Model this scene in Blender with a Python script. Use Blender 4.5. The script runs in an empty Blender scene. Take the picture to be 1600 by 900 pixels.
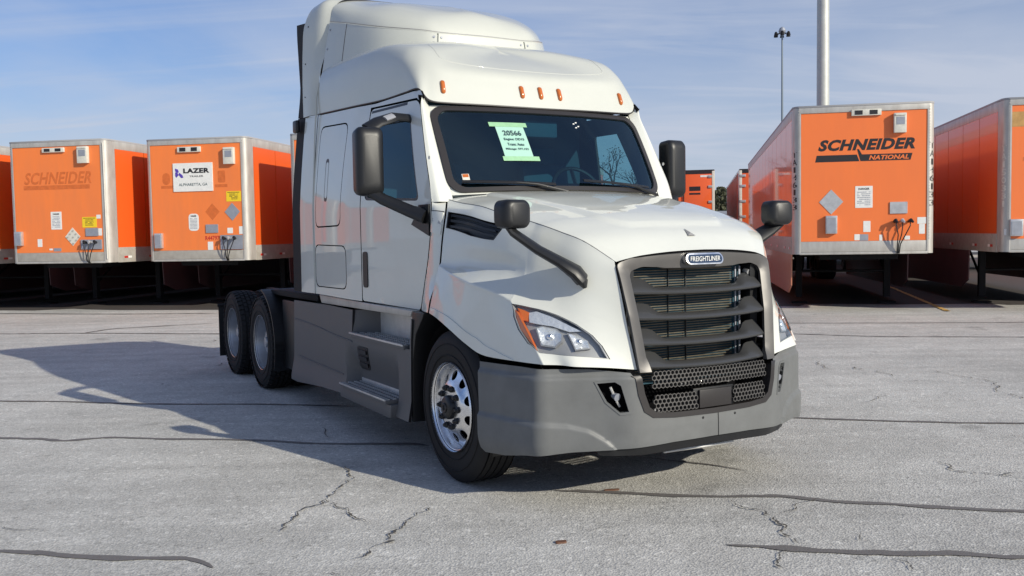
import bpy, bmesh, math, random
import numpy as np
from mathutils import Vector, Matrix
from mathutils.geometry import delaunay_2d_cdt
random.seed(7); RNG = np.random.RandomState(7)
SC = bpy.context.scene; COL = SC.collection
# ---------------------------------------------------------------- camera
F_PX, PITCH, ROLL, CAM_H = 1457.318, 0.0575737, 0.0173745, 1.66154
cam_d = bpy.data.cameras.new('camera'); cam = bpy.data.objects.new('camera', cam_d); COL.objects.link(cam)
cam_d.sensor_width = 36; cam_d.lens = F_PX/1600*36; cam_d.clip_start = .05; cam_d.clip_end = 3000
r0 = Vector((1, 0, 0)); u0 = Vector((0, math.sin(PITCH), math.cos(PITCH))); b0 = Vector((0, -math.cos(PITCH), math.sin(PITCH)))
cr, sr = math.cos(ROLL), math.sin(ROLL)
rr = cr*r0 - sr*u0; uu = sr*r0 + cr*u0
cam.matrix_world = Matrix(((rr.x, uu.x, b0.x, 0), (rr.y, uu.y, b0.y, 0), (rr.z, uu.z, b0.z, CAM_H), (0, 0, 0, 1)))
SC.camera = cam
# ---------------------------------------------------------------- world and sun
SUN_AZ, SUN_EL = math.radians(-41.0), math.radians(25.2)
W = bpy.data.worlds.new('World'); SC.world = W; W.use_nodes = True
nt = W.node_tree; nt.nodes.clear(); L = nt.links.new
def N(t, **k):
    n = nt.nodes.new(t)
    for a, b in k.items(): setattr(n, a, b)
    return n
out = N('ShaderNodeOutputWorld'); bg = N('ShaderNodeBackground'); bg.inputs['Strength'].default_value = 0.1
sky = N('ShaderNodeTexSky', sky_type='NISHITA'); sky.sun_disc = False
sky.sun_elevation = SUN_EL; sky.sun_rotation = math.pi/2 - SUN_AZ
sky.air_density = 1.15; sky.dust_density = .6; sky.ozone_density = 3.0; sky.altitude = 100
tc = N('ShaderNodeTexCoord'); sep = N('ShaderNodeSeparateXYZ'); L(tc.outputs['Generated'], sep.inputs[0])
def M(op, a, b=None, c=None):
    n = N('ShaderNodeMath', operation=op)
    for i, v in enumerate((a, b, c)):
        if v is None: continue
        if isinstance(v, (int, float)): n.inputs[i].default_value = v
        else: L(v, n.inputs[i])
    return n.outputs[0]
zz = M('MAXIMUM', M('ADD', sep.outputs[2], 0.16), 0.05)
comb = N('ShaderNodeCombineXYZ'); L(M('DIVIDE', sep.outputs[0], zz), comb.inputs[0]); L(M('MULTIPLY', M('DIVIDE', sep.outputs[1], zz), 1.0), comb.inputs[1])
n1 = N('ShaderNodeTexNoise'); n1.inputs['Scale'].default_value = 0.75; n1.inputs['Detail'].default_value = 7; n1.inputs['Roughness'].default_value = .52; n1.inputs['Distortion'].default_value = .5
L(comb.outputs[0], n1.inputs['Vector'])
ramp = N('ShaderNodeMapRange'); ramp.inputs[1].default_value = .40; ramp.inputs[2].default_value = .72; ramp.inputs[3].default_value = .0; ramp.inputs[4].default_value = .42
L(n1.outputs['Fac'], ramp.inputs[0])
# thicker veil of cirrus towards the horizon
veil = N('ShaderNodeMapRange'); veil.inputs[1].default_value = 0.0; veil.inputs[2].default_value = .30; veil.inputs[3].default_value = .62; veil.inputs[4].default_value = 0.0
L(sep.outputs[2], veil.inputs[0])
mp2 = N('ShaderNodeMapping'); mp2.inputs['Scale'].default_value = (.55, 2.6, 1); mp2.inputs['Rotation'].default_value = (0, 0, .35); L(comb.outputs[0], mp2.inputs[0])
n2 = N('ShaderNodeTexNoise'); n2.inputs['Scale'].default_value = 1.1; n2.inputs['Detail'].default_value = 8; n2.inputs['Roughness'].default_value = .58; n2.inputs['Distortion'].default_value = 1.2; L(mp2.outputs[0], n2.inputs['Vector'])
r2 = N('ShaderNodeMapRange'); r2.inputs[1].default_value = .45; r2.inputs[2].default_value = .78; r2.inputs[3].default_value = 0; r2.inputs[4].default_value = .36; L(n2.outputs['Fac'], r2.inputs[0])
# more haze on the right of the view (towards the sun)
hz = N('ShaderNodeMapRange'); hz.inputs[1].default_value = -.35; hz.inputs[2].default_value = .5; hz.inputs[3].default_value = 0; hz.inputs[4].default_value = .30; L(sep.outputs[0], hz.inputs[0])
fac = M('MINIMUM', M('ADD', M('ADD', ramp.outputs[0], r2.outputs[0]), M('ADD', veil.outputs[0], hz.outputs[0])), .9)
mixc = N('ShaderNodeMix', data_type='RGBA'); mixc.inputs['B'].default_value = (5.5, 6.0, 7.15, 1)
tintn = N('ShaderNodeMix', data_type='RGBA', blend_type='MULTIPLY'); tintn.inputs['Factor'].default_value = 1; tintn.inputs['B'].default_value = (.585, .765, 1.10, 1); L(sky.outputs[0], tintn.inputs['A'])
L(fac, mixc.inputs['Factor']); L(tintn.outputs['Result'], mixc.inputs['A'])
L(mixc.outputs['Result'], bg.inputs['Color']); L(bg.outputs[0], out.inputs['Surface'])
sd = bpy.data.lights.new('sun', 'SUN'); sd.energy = 4.55; sd.angle = math.radians(.53); sd.color = (1, .935, .79)
sun = bpy.data.objects.new('sun', sd); COL.objects.link(sun)
sv = Vector((math.cos(SUN_AZ)*math.cos(SUN_EL), math.sin(SUN_AZ)*math.cos(SUN_EL), math.sin(SUN_EL)))
sun.rotation_euler = sv.to_track_quat('Z', 'Y').to_euler()
vs = SC.view_settings; vs.view_transform = 'Standard'; vs.look = 'None'; vs.exposure = 0.0; vs.gamma = 1; vs.use_curve_mapping = False

# ---------------------------------------------------------------- materials
def mat(name, col, rough=.5, metal=0, coat=0, var=0.0, vscale=6, bump=0.0, bscale=60, spec=.5, rvar=0.0, dirt=None, coatr=.05, streak=None):
    m = bpy.data.materials.new(name); m.use_nodes = True; t = m.node_tree; p = t.nodes['Principled BSDF']; l = t.links.new
    c = (*col, 1); p.inputs['Base Color'].default_value = c; p.inputs['Roughness'].default_value = rough; p.inputs['Metallic'].default_value = metal
    p.inputs['Coat Weight'].default_value = coat; p.inputs['Coat Roughness'].default_value = coatr; p.inputs['Specular IOR Level'].default_value = spec
    tc = t.nodes.new('ShaderNodeTexCoord')
    if var or rvar:
        n = t.nodes.new('ShaderNodeTexNoise'); n.inputs['Scale'].default_value = vscale; n.inputs['Detail'].default_value = 6; n.inputs['Roughness'].default_value = .6
        if streak:
            mp = t.nodes.new('ShaderNodeMapping'); mp.inputs['Scale'].default_value = (1, 1, streak); l(tc.outputs['Object'], mp.inputs[0]); l(mp.outputs[0], n.inputs['Vector'])
        else: l(tc.outputs['Object'], n.inputs['Vector'])
        mr = t.nodes.new('ShaderNodeMapRange'); mr.inputs[1].default_value = .3; mr.inputs[2].default_value = .7
        l(n.outputs['Fac'], mr.inputs[0])
        mx = t.nodes.new('ShaderNodeMix'); mx.data_type = 'RGBA'
        d = dirt or tuple(x*(1-var) for x in col)
        mx.inputs['A'].default_value = (*d, 1); mx.inputs['B'].default_value = (*[min(1, x*(1+var*.4)) for x in col], 1)
        if dirt: mr.inputs[3].default_value = 1-var; mr.inputs[4].default_value = 1
        l(mr.outputs[0], mx.inputs['Factor']); l(mx.outputs['Result'], p.inputs['Base Color'])
        if rvar:
            m2 = t.nodes.new('ShaderNodeMapRange'); m2.inputs[1].default_value = .3; m2.inputs[2].default_value = .7; m2.inputs[3].default_value = rough+rvar; m2.inputs[4].default_value = max(.03, rough-rvar)
            l(n.outputs['Fac'], m2.inputs[0]); l(m2.outputs[0], p.inputs['Roughness'])
    if bump:
        n = t.nodes.new('ShaderNodeTexNoise'); n.inputs['Scale'].default_value = bscale; n.inputs['Detail'].default_value = 3
        l(tc.outputs['Object'], n.inputs['Vector']); b = t.nodes.new('ShaderNodeBump'); b.inputs['Strength'].default_value = bump; b.inputs['Distance'].default_value = .02
        l(n.outputs['Fac'], b.inputs['Height']); l(b.outputs[0], p.inputs['Normal'])
    return m
def glassy(name, tint, gloss=.04):
    m = bpy.data.materials.new(name); m.use_nodes = True; t = m.node_tree; t.nodes.clear(); l = t.links.new
    o = t.nodes.new('ShaderNodeOutputMaterial'); tr = t.nodes.new('ShaderNodeBsdfTransparent'); tr.inputs[0].default_value = (*tint, 1)
    g = t.nodes.new('ShaderNodeBsdfGlossy'); g.inputs['Roughness'].default_value = .02; g.inputs[0].default_value = (.6, .85, 1, 1)
    lw = t.nodes.new('ShaderNodeLayerWeight'); lw.inputs[0].default_value = .5; pw = t.nodes.new('ShaderNodeMath'); pw.operation = 'POWER'; pw.inputs[1].default_value = 4.5; l(lw.outputs['Facing'], pw.inputs[0]); f = t.nodes.new('ShaderNodeMath'); f.operation = 'MULTIPLY_ADD'; f.inputs[1].default_value = .9; f.inputs[2].default_value = gloss; l(pw.outputs[0], f.inputs[0])
    mm = t.nodes.new('ShaderNodeMixShader'); l(f.outputs[0], mm.inputs[0]); l(tr.outputs[0], mm.inputs[1]); l(g.outputs[0], mm.inputs[2]); l(mm.outputs[0], o.inputs[0])
    return m
PAINT = mat('white_paint', (.69, .70, .64), .55, coat=1, var=.05, vscale=2.2, coatr=.02)
CAPW = mat('white_roof_paint', (.55, .56, .505), .5, coat=.9, var=.04, vscale=2)
DARKIN = mat('dark_lining', (.004, .004, .005), .9, spec=.1)
PLASTIC = mat('grey_plastic', (.145, .15, .15), .5, var=.16, vscale=5, bump=.04, bscale=260, rvar=.06)
SKIRTM = mat('dark_grey_skirt_plastic', (.085, .087, .092), .5, var=.45, vscale=3.5, bump=.03, bscale=220, dirt=(.125, .117, .108))
BLACKP = mat('black_plastic', (.010, .0105, .012), .42, var=.2, vscale=8, bump=.03, bscale=200)
MIRB = mat('mirror_black_plastic', (.010, .0105, .012), .42, bump=.04, bscale=300)
RUBBER = mat('rubber', (.010, .010, .011), .7, var=.25, vscale=9, bump=.05, bscale=120, dirt=(.022, .02, .019), spec=.3)
GASKET = mat('gasket_rubber', (.026, .023, .023), .4)
GRSUR = mat('grille_surround', (.105, .10, .096), .42, metal=.35, coat=.15, var=.06)
SLAT = mat('grille_slat', (.065, .066, .068), .38, metal=.3, coat=.3)
CHROME = mat('polished_aluminium', (.8, .81, .83), .26, metal=1, rvar=.08, vscale=14)
ALU = mat('brushed_aluminium', (.62, .62, .61), .42, metal=.45, var=.2, vscale=6, bump=.02)
RIMIN = mat('dull_wheel_aluminium', (.42, .435, .46), .36, metal=.7, var=.3, vscale=7, dirt=(.24, .235, .23))
FRAME = mat('chassis_black', (.010, .010, .012), .7, var=.3, vscale=6, dirt=(.025, .022, .02), spec=.2)
AMBER = mat('amber_lens', (.52, .13, .012), .18, coat=1)
AMBERH = mat('amber_reflector', (.75, .16, .015), .15, coat=1)
REFL = mat('lamp_chrome', (.86, .85, .82), .22, metal=.55, bump=.25, bscale=45)
LAMPIN = mat('lamp_bezel', (.36, .35, .335), .38, metal=.3)
LENS = glassy('clear_lamp_lens', (.93, .95, .97))
WGLASS = glassy('windscreen_glass', (.40, .66, .72), .085)
SGLASS = glassy('side_window_glass', (.50, .66, .68))
MIRG = mat('mirror_glass', (.8, .82, .85), .02, metal=1)
INTER = mat('interior_dark', (.016, .06, .09), .8)
INTER2 = mat('interior_grey', (.06, .10, .11), .75)
FINM = mat('condenser_fin', (.13, .112, .08), .5, metal=.4, var=.3, vscale=20)
ORANGE = mat('trailer_orange', (.76, .115, .016), .4, coat=.5, var=.12, vscale=.8, dirt=(.50, .09, .022), coatr=.03)
ORANGEF = mat('trailer_nose_faded_orange', (.79, .19, .035), .5, coat=.15, var=.34, vscale=3.0, dirt=(.56, .17, .07), streak=.22)
ORANGER = mat('trailer_nose_orange', (.79, .175, .034), .45, coat=.2, var=.22, vscale=3.0, dirt=(.58, .14, .05), streak=.2)
TRAL = mat('trailer_aluminium', (.49, .475, .44), .45, metal=.35, var=.45, vscale=7, dirt=(.25, .22, .19), streak=.3, bump=.03, bscale=30)
TRALD = mat('trailer_aluminium_dirty', (.40, .38, .34), .6, metal=.2, var=.4, vscale=7, dirt=(.2, .17, .14), bump=.05, bscale=25)
ROOFM = mat('trailer_roof', (.35, .35, .36), .6)
GHOST = mat('faded_letter_shadow', (.66, .15, .03), .55, var=.2, vscale=9)
BLK = mat('black_decal', (.02, .018, .02), .45, var=.2, vscale=12)
WHT = mat('white_decal', (.78, .78, .75), .5, var=.08, vscale=14)
CREAM = mat('cream_plastic', (.68, .66, .58), .45, var=.15, vscale=14)
GREYD = mat('grey_decal', (.33, .35, .4), .5, metal=.3, var=.15, vscale=10)
SILVER = mat('silver_plate', (.6, .6, .6), .35, metal=.6, var=.2, vscale=10)
YEL = mat('yellow_decal', (.85, .6, .02), .5, var=.08, vscale=12)
REDD = mat('red_decal', (.5, .03, .02), .4)
PURP = mat('purple_decal', (.09, .05, .38), .4)
PAPERM = mat('green_tinted_paper', (.36, .60, .50), .7, var=.03, vscale=20)
TAPEM = mat('green_tape', (.30, .55, .32), .5, var=.12, vscale=30)
PTXT = mat('printed_text', (.03, .07, .08), .7)
BLUEB = mat('badge_blue', (.012, .03, .07), .2, coat=1)
POLE = mat('galvanised_pole', (.52, .53, .5), .5, metal=.3, var=.12, vscale=3)
WHBOX = mat('white_box_body', (.72, .73, .72), .5, var=.06)
LEAF = mat('winter_foliage', (.10, .105, .06), .9, var=.4, vscale=.6)
BARK = mat('bark', (.07, .06, .05), .9, var=.3)
TARM = mat('tar_seam', (.125, .115, .11), .7, var=.5, vscale=22, bump=.15, bscale=70, dirt=(.19, .18, .17))
CRKM = mat('crack_dark', (.085, .078, .07), .9)  # even dark colour of the pavement cracks
YLINE = mat('worn_yellow_paint', (.62, .36, .08), .7, var=.5, vscale=12, dirt=(.3, .27, .2))
SKORG = mat('skylit_skirt_orange', (.50, .19, .11), .35, coat=.3, var=.2, vscale=2, dirt=(.3, .14, .10))  # skirt orange with its skylit, greyed tone put into the colour
SKDARK = mat('shaded_skirt_panel', (.10, .045, .05), .5, var=.2, vscale=2)  # darker copy for the other skirts, their shade put into the colour
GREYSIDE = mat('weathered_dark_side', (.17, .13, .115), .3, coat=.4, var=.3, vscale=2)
RUSTY = mat('rusty_steel', (.16, .075, .045), .7, var=.4, vscale=8)

# ---------------------------------------------------------------- object helpers
def tagit(o, label=None, cat=None, group=None, kind=None):
    if label: o['label'] = label
    if cat: o['category'] = cat
    if group: o['group'] = group
    if kind: o['kind'] = kind
    return o
def empty(name, loc=(0, 0, 0), rz=0, **k):
    o = bpy.data.objects.new(name, None); COL.objects.link(o); o.location = loc; o.rotation_euler = (0, 0, rz); o.empty_display_size = .3
    return tagit(o, **k)
def link(name, me, m, parent=None, loc=None, rot=None):
    o = bpy.data.objects.new(name, me); COL.objects.link(o); o.parent = parent
    if m is not None and not me.materials:
        for q in (m if isinstance(m, (list, tuple)) else [m]): me.materials.append(q)
    if loc: o.location = loc
    if rot: o.rotation_euler = rot
    return o
def mk(name, V, Fs, m, parent=None, smooth=False, loc=None, rot=None, mi=None, auto=None):
    me = bpy.data.meshes.new(name); me.from_pydata([tuple(map(float, v)) for v in V], [], [tuple(map(int, f)) for f in Fs]); me.update()
    if mi is not None: me.polygons.foreach_set('material_index', [int(i) for i in mi])
    if smooth: me.polygons.foreach_set('use_smooth', [True]*len(me.polygons))
    if auto is not None: me.polygons.foreach_set('use_smooth', [True]*len(me.polygons)); me.set_sharp_from_angle(angle=math.radians(auto))
    return link(name, me, m, parent, loc, rot)
class MB:
    """collects simple solids into one mesh"""
    def __init__(s): s.V = []; s.F = []
    def add(s, V, Fs):
        n = len(s.V); s.V += [tuple(v) for v in V]; s.F += [tuple(i+n for i in f) for f in Fs]; return s
    def box(s, a, b):
        x0, y0, z0 = a; x1, y1, z1 = b
        x0, x1 = min(x0, x1), max(x0, x1); y0, y1 = min(y0, y1), max(y0, y1); z0, z1 = min(z0, z1), max(z0, z1)
        return s.add([(x0, y0, z0), (x1, y0, z0), (x1, y1, z0), (x0, y1, z0), (x0, y0, z1), (x1, y0, z1), (x1, y1, z1), (x0, y1, z1)],
                     [(0, 3, 2, 1), (4, 5, 6, 7), (0, 1, 5, 4), (1, 2, 6, 5), (2, 3, 7, 6), (3, 0, 4, 7)])
    def tube(s, pts, r, n=8, cap=True):
        pts = [Vector(p) for p in pts]; rs = r if isinstance(r, (list, tuple)) else [r]*len(pts); V = []; Fs = []
        up = None
        for i, p in enumerate(pts):
            d = (pts[min(i+1, len(pts)-1)]-pts[max(i-1, 0)]).normalized()
            if up is None: up = d.orthogonal().normalized()
            a = (up-d*up.dot(d)); a = a.normalized() if a.length > 1e-6 else d.orthogonal().normalized(); up = a; b = d.cross(a)
            ra = rs[i] if isinstance(rs[i], (tuple, list)) else (rs[i], rs[i])
            for k in range(n):
                t = 2*math.pi*k/n; V.append(p+a*math.cos(t)*ra[0]+b*math.sin(t)*ra[1])
        for i in range(len(pts)-1):
            for k in range(n): Fs.append((i*n+k, i*n+(k+1) % n, (i+1)*n+(k+1) % n, (i+1)*n+k))
        if cap: Fs.append(tuple(range(n))[::-1]); Fs.append(tuple((len(pts)-1)*n+k for k in range(n)))
        return s.add(V, Fs)
    def prism(s, poly, z0, z1, fn=lambda x, y, z: (x, y, z)):
        n = len(poly); V = [fn(x, y, z0) for x, y in poly]+[fn(x, y, z1) for x, y in poly]
        return s.add(V, [tuple(range(n))[::-1], tuple(range(n, 2*n))]+[(i, (i+1) % n, (i+1) % n+n, i+n) for i in range(n)])
    def lathe(s, prof, n=48, axis='y', c=(0, 0, 0), closed=False):
        V = []; Fs = []
        for r, h in prof:
            for k in range(n):
                t = 2*math.pi*k/n; a, b = r*math.cos(t), r*math.sin(t)
                V.append({'y': (c[0]+a, c[1]+h, c[2]+b), 'z': (c[0]+a, c[1]+b, c[2]+h), 'x': (c[0]+h, c[1]+a, c[2]+b)}[axis])
        m = len(prof)
        for i in range(m-1+(1 if closed else 0)):
            j = (i+1) % m
            for k in range(n): Fs.append((i*n+k, i*n+(k+1) % n, j*n+(k+1) % n, j*n+k))
        return s.add(V, Fs)
    def build(s, name, m, parent=None, bevel=0, seg=2, auto=35, **k):
        o = mk(name, s.V, s.F, m, parent, **k); me = o.data
        bm = bmesh.new(); bm.from_mesh(me); bmesh.ops.recalc_face_normals(bm, faces=bm.faces[:])
        if bevel: bmesh.ops.bevel(bm, geom=[e for e in bm.edges if len(e.link_faces) == 2 and e.calc_face_angle() > .5], offset=bevel, segments=seg, affect='EDGES', profile=.6, clamp_overlap=True)
        bm.to_mesh(me); bm.free()
        if auto: me.polygons.foreach_set('use_smooth', [True]*len(me.polygons)); me.set_sharp_from_angle(angle=math.radians(auto))
        return o
def rr2(x0, y0, x1, y1, r, n=5):
    P = []
    for cx, cy, a in ((x1-r, y1-r, 0), (x0+r, y1-r, 90), (x0+r, y0+r, 180), (x1-r, y0+r, 270)):
        for k in range(n+1):
            t = math.radians(a+90*k/n); P.append((cx+r*math.cos(t), cy+r*math.sin(t)))
    return P
def round_poly(P, r, n=4):
    out = []; m = len(P); rs = r if isinstance(r, (list, tuple)) else [r]*m
    for i in range(m):
        a, b, c = Vector(P[i-1]), Vector(P[i]), Vector(P[(i+1) % m]); q = rs[i]
        if q <= 0: out.append(tuple(b)); continue
        u = (a-b); v = (c-b); q = min(q, u.length*.45, v.length*.45); u = b+u.normalized()*q; v = b+v.normalized()*q
        for k in range(n+1):
            t = k/n; p = (1-t)**2*u+2*t*(1-t)*b+t*t*v; out.append((p.x, p.y))
    return out
def inside(P, poly):
    P = np.asarray(P); x, y = P[:, 0], P[:, 1]; q = np.zeros(len(P), bool); A = np.asarray(poly); B = np.roll(A, -1, 0)
    for (x0, y0), (x1, y1) in zip(A, B):
        if y0 == y1: continue
        c = ((y0 > y) != (y1 > y)) & (x < (x1-x0)*(y-y0)/(y1-y0)+x0); q ^= c
    return q
def dens(P, step):
    out = []; m = len(P)
    for i in range(m):
        a, b = np.array(P[i]), np.array(P[(i+1) % m]); d = np.abs((b-a)/np.array(step)).max(); k = max(1, int(math.ceil(d)))
        for t in range(k): out.append(tuple(a+(b-a)*t/k))
    return out
def dist_poly(P, poly, step):
    s = np.array(step); P = np.asarray(P)/s; A = np.asarray(poly)/s; B = np.roll(A, -1, 0); d = np.full(len(P), 1e9)
    for a, b in zip(A, B):
        ab = b-a; L2 = (ab@ab)+1e-12; t = np.clip(((P-a)@ab)/L2, 0, 1); d = np.minimum(d, np.linalg.norm(P-(a+t[:, None]*ab), axis=1))
    return d
def fnormal(fn, P, ref, e=1e-3):
    a = fn(P+np.array([e, 0]))-fn(P-np.array([e, 0])); b = fn(P+np.array([0, e]))-fn(P-np.array([0, e])); n = np.cross(a, b)
    n /= np.linalg.norm(n, axis=1)[:, None]+1e-12; Q = fn(P); s = np.sign(((Q-np.array(ref))*n).sum(1)); s = 1.0 if s.sum() >= 0 else -1.0
    return n*s
def skin(name, fn, outer, holes=(), step=.05, thick=.012, m=None, parent=None, back=None, ref=(-1, 0, 1.4), off=0.0, auto=40):
    """a curved sheet of real thickness over fn(u,v), cut to the outer outline and with openings"""
    step = step if isinstance(step, (tuple, list)) else (step, step)
    loops = [dens(outer, step)]+[dens(h, step) for h in holes]
    pts = []; edges = []
    for lp in loops:
        n = len(pts); pts += lp; edges += [(n+i, n+(i+1) % len(lp)) for i in range(len(lp))]
    A = np.array(loops[0]); lo, hi = A.min(0), A.max(0)
    gx = np.arange(lo[0]+step[0]/2, hi[0], step[0]); gy = np.arange(lo[1]+step[1]/2, hi[1], step[1])
    if len(gx) and len(gy):
        G = np.array([(x, y) for x in gx for y in gy]); k = inside(G, loops[0])
        for h in loops[1:]: k &= ~inside(G, h)
        G = G[k]
        for lp in loops:
            if len(G): G = G[dist_poly(G, lp, step) > .45]
        pts += [tuple(g) for g in G]
    r = delaunay_2d_cdt([Vector(p) for p in pts], edges, [], 0, 1e-7)
    P = np.array([tuple(v) for v in r[0]]); T = np.array([f for f in r[2] if len(f) == 3])
    c = P[T].mean(1); k = inside(c, loops[0])
    for h in loops[1:]: k &= ~inside(c, h)
    T = T[k]
    Q = fn(P); Nn = fnormal(fn, P, ref); Fr = Q+Nn*off; Bk = Q+Nn*(off-thick)
    v = Q[T]; tn = np.cross(v[:, 1]-v[:, 0], v[:, 2]-v[:, 0]); fl = (tn*Nn[T[:, 0]]).sum(1) < 0
    T[fl] = T[fl][:, ::-1]
    n = len(P); Fs = [tuple(t) for t in T]; mi = [0]*len(Fs)
    ec = {}
    for t in T:
        for i in range(3): ec[(t[i], t[(i+1) % 3])] = 1
    if thick > 0:
        Fs += [tuple(x+n for x in t[::-1]) for t in T]; mi += [1 if back else 0]*len(T)
        for (a, b) in list(ec):
            if (b, a) not in ec: Fs.append((b, a, a+n, b+n)); mi.append(1 if back else 0)
        V = np.vstack([Fr, Bk])
    else: V = Fr
    return mk(name, V, Fs, [m, back] if back else m, parent, mi=mi, auto=auto)
def catmull(C):
    C = np.asarray(C, float); E = np.concatenate([[2*C[0]-C[1]], C, [2*C[-1]-C[-2]]])
    def f(t):
        t = np.clip(t, 0, 1)*(len(C)-1); i = np.minimum(t.astype(int), len(C)-2); s = t-i; s = s.reshape(s.shape+(1,)*(C.ndim-1))
        p0, p1, p2, p3 = E[i], E[i+1], E[i+2], E[i+3]
        return .5*((2*p1)+(-p0+p2)*s+(2*p0-5*p1+4*p2-p3)*s*s+(-p0+3*p1-3*p2+p3)*s**3)
    return f
def lim_tan(P, ax):
    """tangents along an axis, shortened where the points crowd so that creases stay crisp"""
    P = np.moveaxis(P, ax, 0); d = np.diff(P, axis=0); dp = np.concatenate([d[:1], d]); dn = np.concatenate([d, d[-1:]]); m = (dp+dn)/2
    l = lambda v: np.linalg.norm(v, axis=-1, keepdims=True)+1e-9
    m = m*np.minimum(1, 1.2*np.minimum(l(dp), l(dn))/l(m)); return np.moveaxis(m, 0, ax)
def hermite(p1, m1, p2, m2, s):
    return (2*s**3-3*s**2+1)*p1+(s**3-2*s**2+s)*m1+(-2*s**3+3*s**2)*p2+(s**3-s**2)*m2
def surf(Cg):
    """bicubic sheet through a grid of control points [cols][rows]"""
    Cg = np.asarray(Cg, float); n, m = Cg.shape[:2]; Tu = lim_tan(Cg, 0)
    def f(P):
        P = np.asarray(P, float); t = np.clip(P[:, 0], 0, 1)*(n-1); i = np.minimum(t.astype(int), n-2); s = (t-i)[:, None, None]
        rows = hermite(Cg[i], Tu[i], Cg[i+1], Tu[i+1], s); Tv = lim_tan(rows, 1)
        v = np.clip(P[:, 1], 0, 1)*(m-1); j = np.minimum(v.astype(int), m-2); w = (v-j)[:, None]; k = np.arange(len(P))
        return hermite(rows[k, j], Tv[k, j], rows[k, j+1], Tv[k, j+1], w)
    return f
def mir(fn, side):
    def f(P):
        q = fn(P).copy(); q[:, 1] *= side; return q
    return f
FONTC = {}
def text_mesh(txt, size=1, bold=0.0, shear=0, sx=1, ext=0.0):
    key = (txt, bold, shear, ext)
    if key not in FONTC:
        c = bpy.data.curves.new('lettering', 'FONT'); c.body = txt; c.size = 1; c.offset = bold; c.shear = shear; c.extrude = ext; c.resolution_u = 3; c.space_character = 1.0+bold*1.6
        o = bpy.data.objects.new('lettering', c); COL.objects.link(o); dg = bpy.context.evaluated_depsgraph_get(); dg.update()
        me = bpy.data.meshes.new_from_object(o.evaluated_get(dg)); bpy.data.objects.remove(o); FONTC[key] = me
    return FONTC[key]
def lettering(name, txt, w, h, fn, m, parent, bold=.02, shear=0, ext=0.02, center=True):
    """letters fitted to a w x h box; fn maps (x, y, lift) to 3D"""
    me = text_mesh(txt, 1, bold, shear, 1, ext); V = np.array([v.co[:] for v in me.vertices]); lo, hi = V.min(0), V.max(0)
    U = (V[:, 0]-lo[0])/(hi[0]-lo[0])*w; T = (V[:, 1]-lo[1])/(hi[1]-lo[1])*h
    zr = (V[:, 2]-lo[2])/(max(hi[2]-lo[2], 1e-9))
    Q = [fn(a, b, z) for a, b, z in zip(U, T, zr)]
    return mk(name, Q, [tuple(p.vertices) for p in me.polygons], m, parent)
# ================================================================= the truck
# truck frame: x forward from the front axle, y to its left, z up
TRUCK = empty('semi_truck', (0.60086, 6.7921, 0), -1.056378, label='white sleeper cab semi truck tractor parked in the middle of the lot, facing right', cat='truck')
# control points of the hood: columns from the cowl forward to the grille, rows from the crease down
HOODSIDE = [
 [(-.42,.97,1.92),(-.29,1.045,1.82),(-.29,1.075,1.64),(-.29,1.095,1.475),(-.30,1.108,1.452),(-.31,1.165,1.22),(-.31,1.185,1.125)],
 [(-.2,.965,1.885),(-.12,1.03,1.80),(-.12,1.065,1.63),(-.12,1.08,1.465),(-.12,1.13,1.418),(-.12,1.18,1.22),(-.15,1.195,1.095)],
 [(.05,.95,1.855),(.05,1.02,1.775),(.05,1.05,1.61),(.05,1.06,1.465),(.05,1.147,1.388),(.05,1.172,1.20),(.05,1.20,1.035)],
 [(.25,.925,1.81),(.25,.995,1.73),(.25,1.03,1.58),(.26,1.025,1.46),(.26,1.15,1.352),(.25,1.168,1.14),(.25,1.18,.955)],
 [(.42,.895,1.775),(.43,.955,1.70),(.43,.985,1.56),(.44,.985,1.445),(.45,1.118,1.315),(.44,1.132,1.10),(.44,1.15,.895)],
 [(.52,.87,1.75),(.53,.925,1.675),(.53,.955,1.54),(.54,.968,1.42),(.57,1.090,1.285),(.66,1.094,1.08),(.78,1.085,.888)],
 [(.60,.85,1.73),(.61,.90,1.65),(.61,.93,1.52),(.62,.955,1.40),(.655,1.07,1.255),(.82,1.055,1.07),(.965,1.03,.886)],
 [(.68,.835,1.71),(.69,.875,1.63),(.69,.905,1.50),(.70,.925,1.385),(.75,1.0,1.235),(.90,.985,1.06),(1.02,.945,.883)],
 [(.80,.79,1.67),(.80,.825,1.59),(.80,.85,1.47),(.82,.865,1.35),(.87,.90,1.21),(.99,.885,1.05),(1.10,.89,.878)],
 [(.95,.72,1.61),(.96,.745,1.52),(.97,.76,1.41),(.985,.765,1.3),(1.02,.765,1.18),(1.09,.74,1.02),(1.165,.71,.865)],
 [(1.10,.60,1.487),(1.12,.60,1.42),(1.145,.585,1.3),(1.165,.572,1.18),(1.18,.562,1.08),(1.20,.545,.96),(1.215,.528,.845)]]

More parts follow.
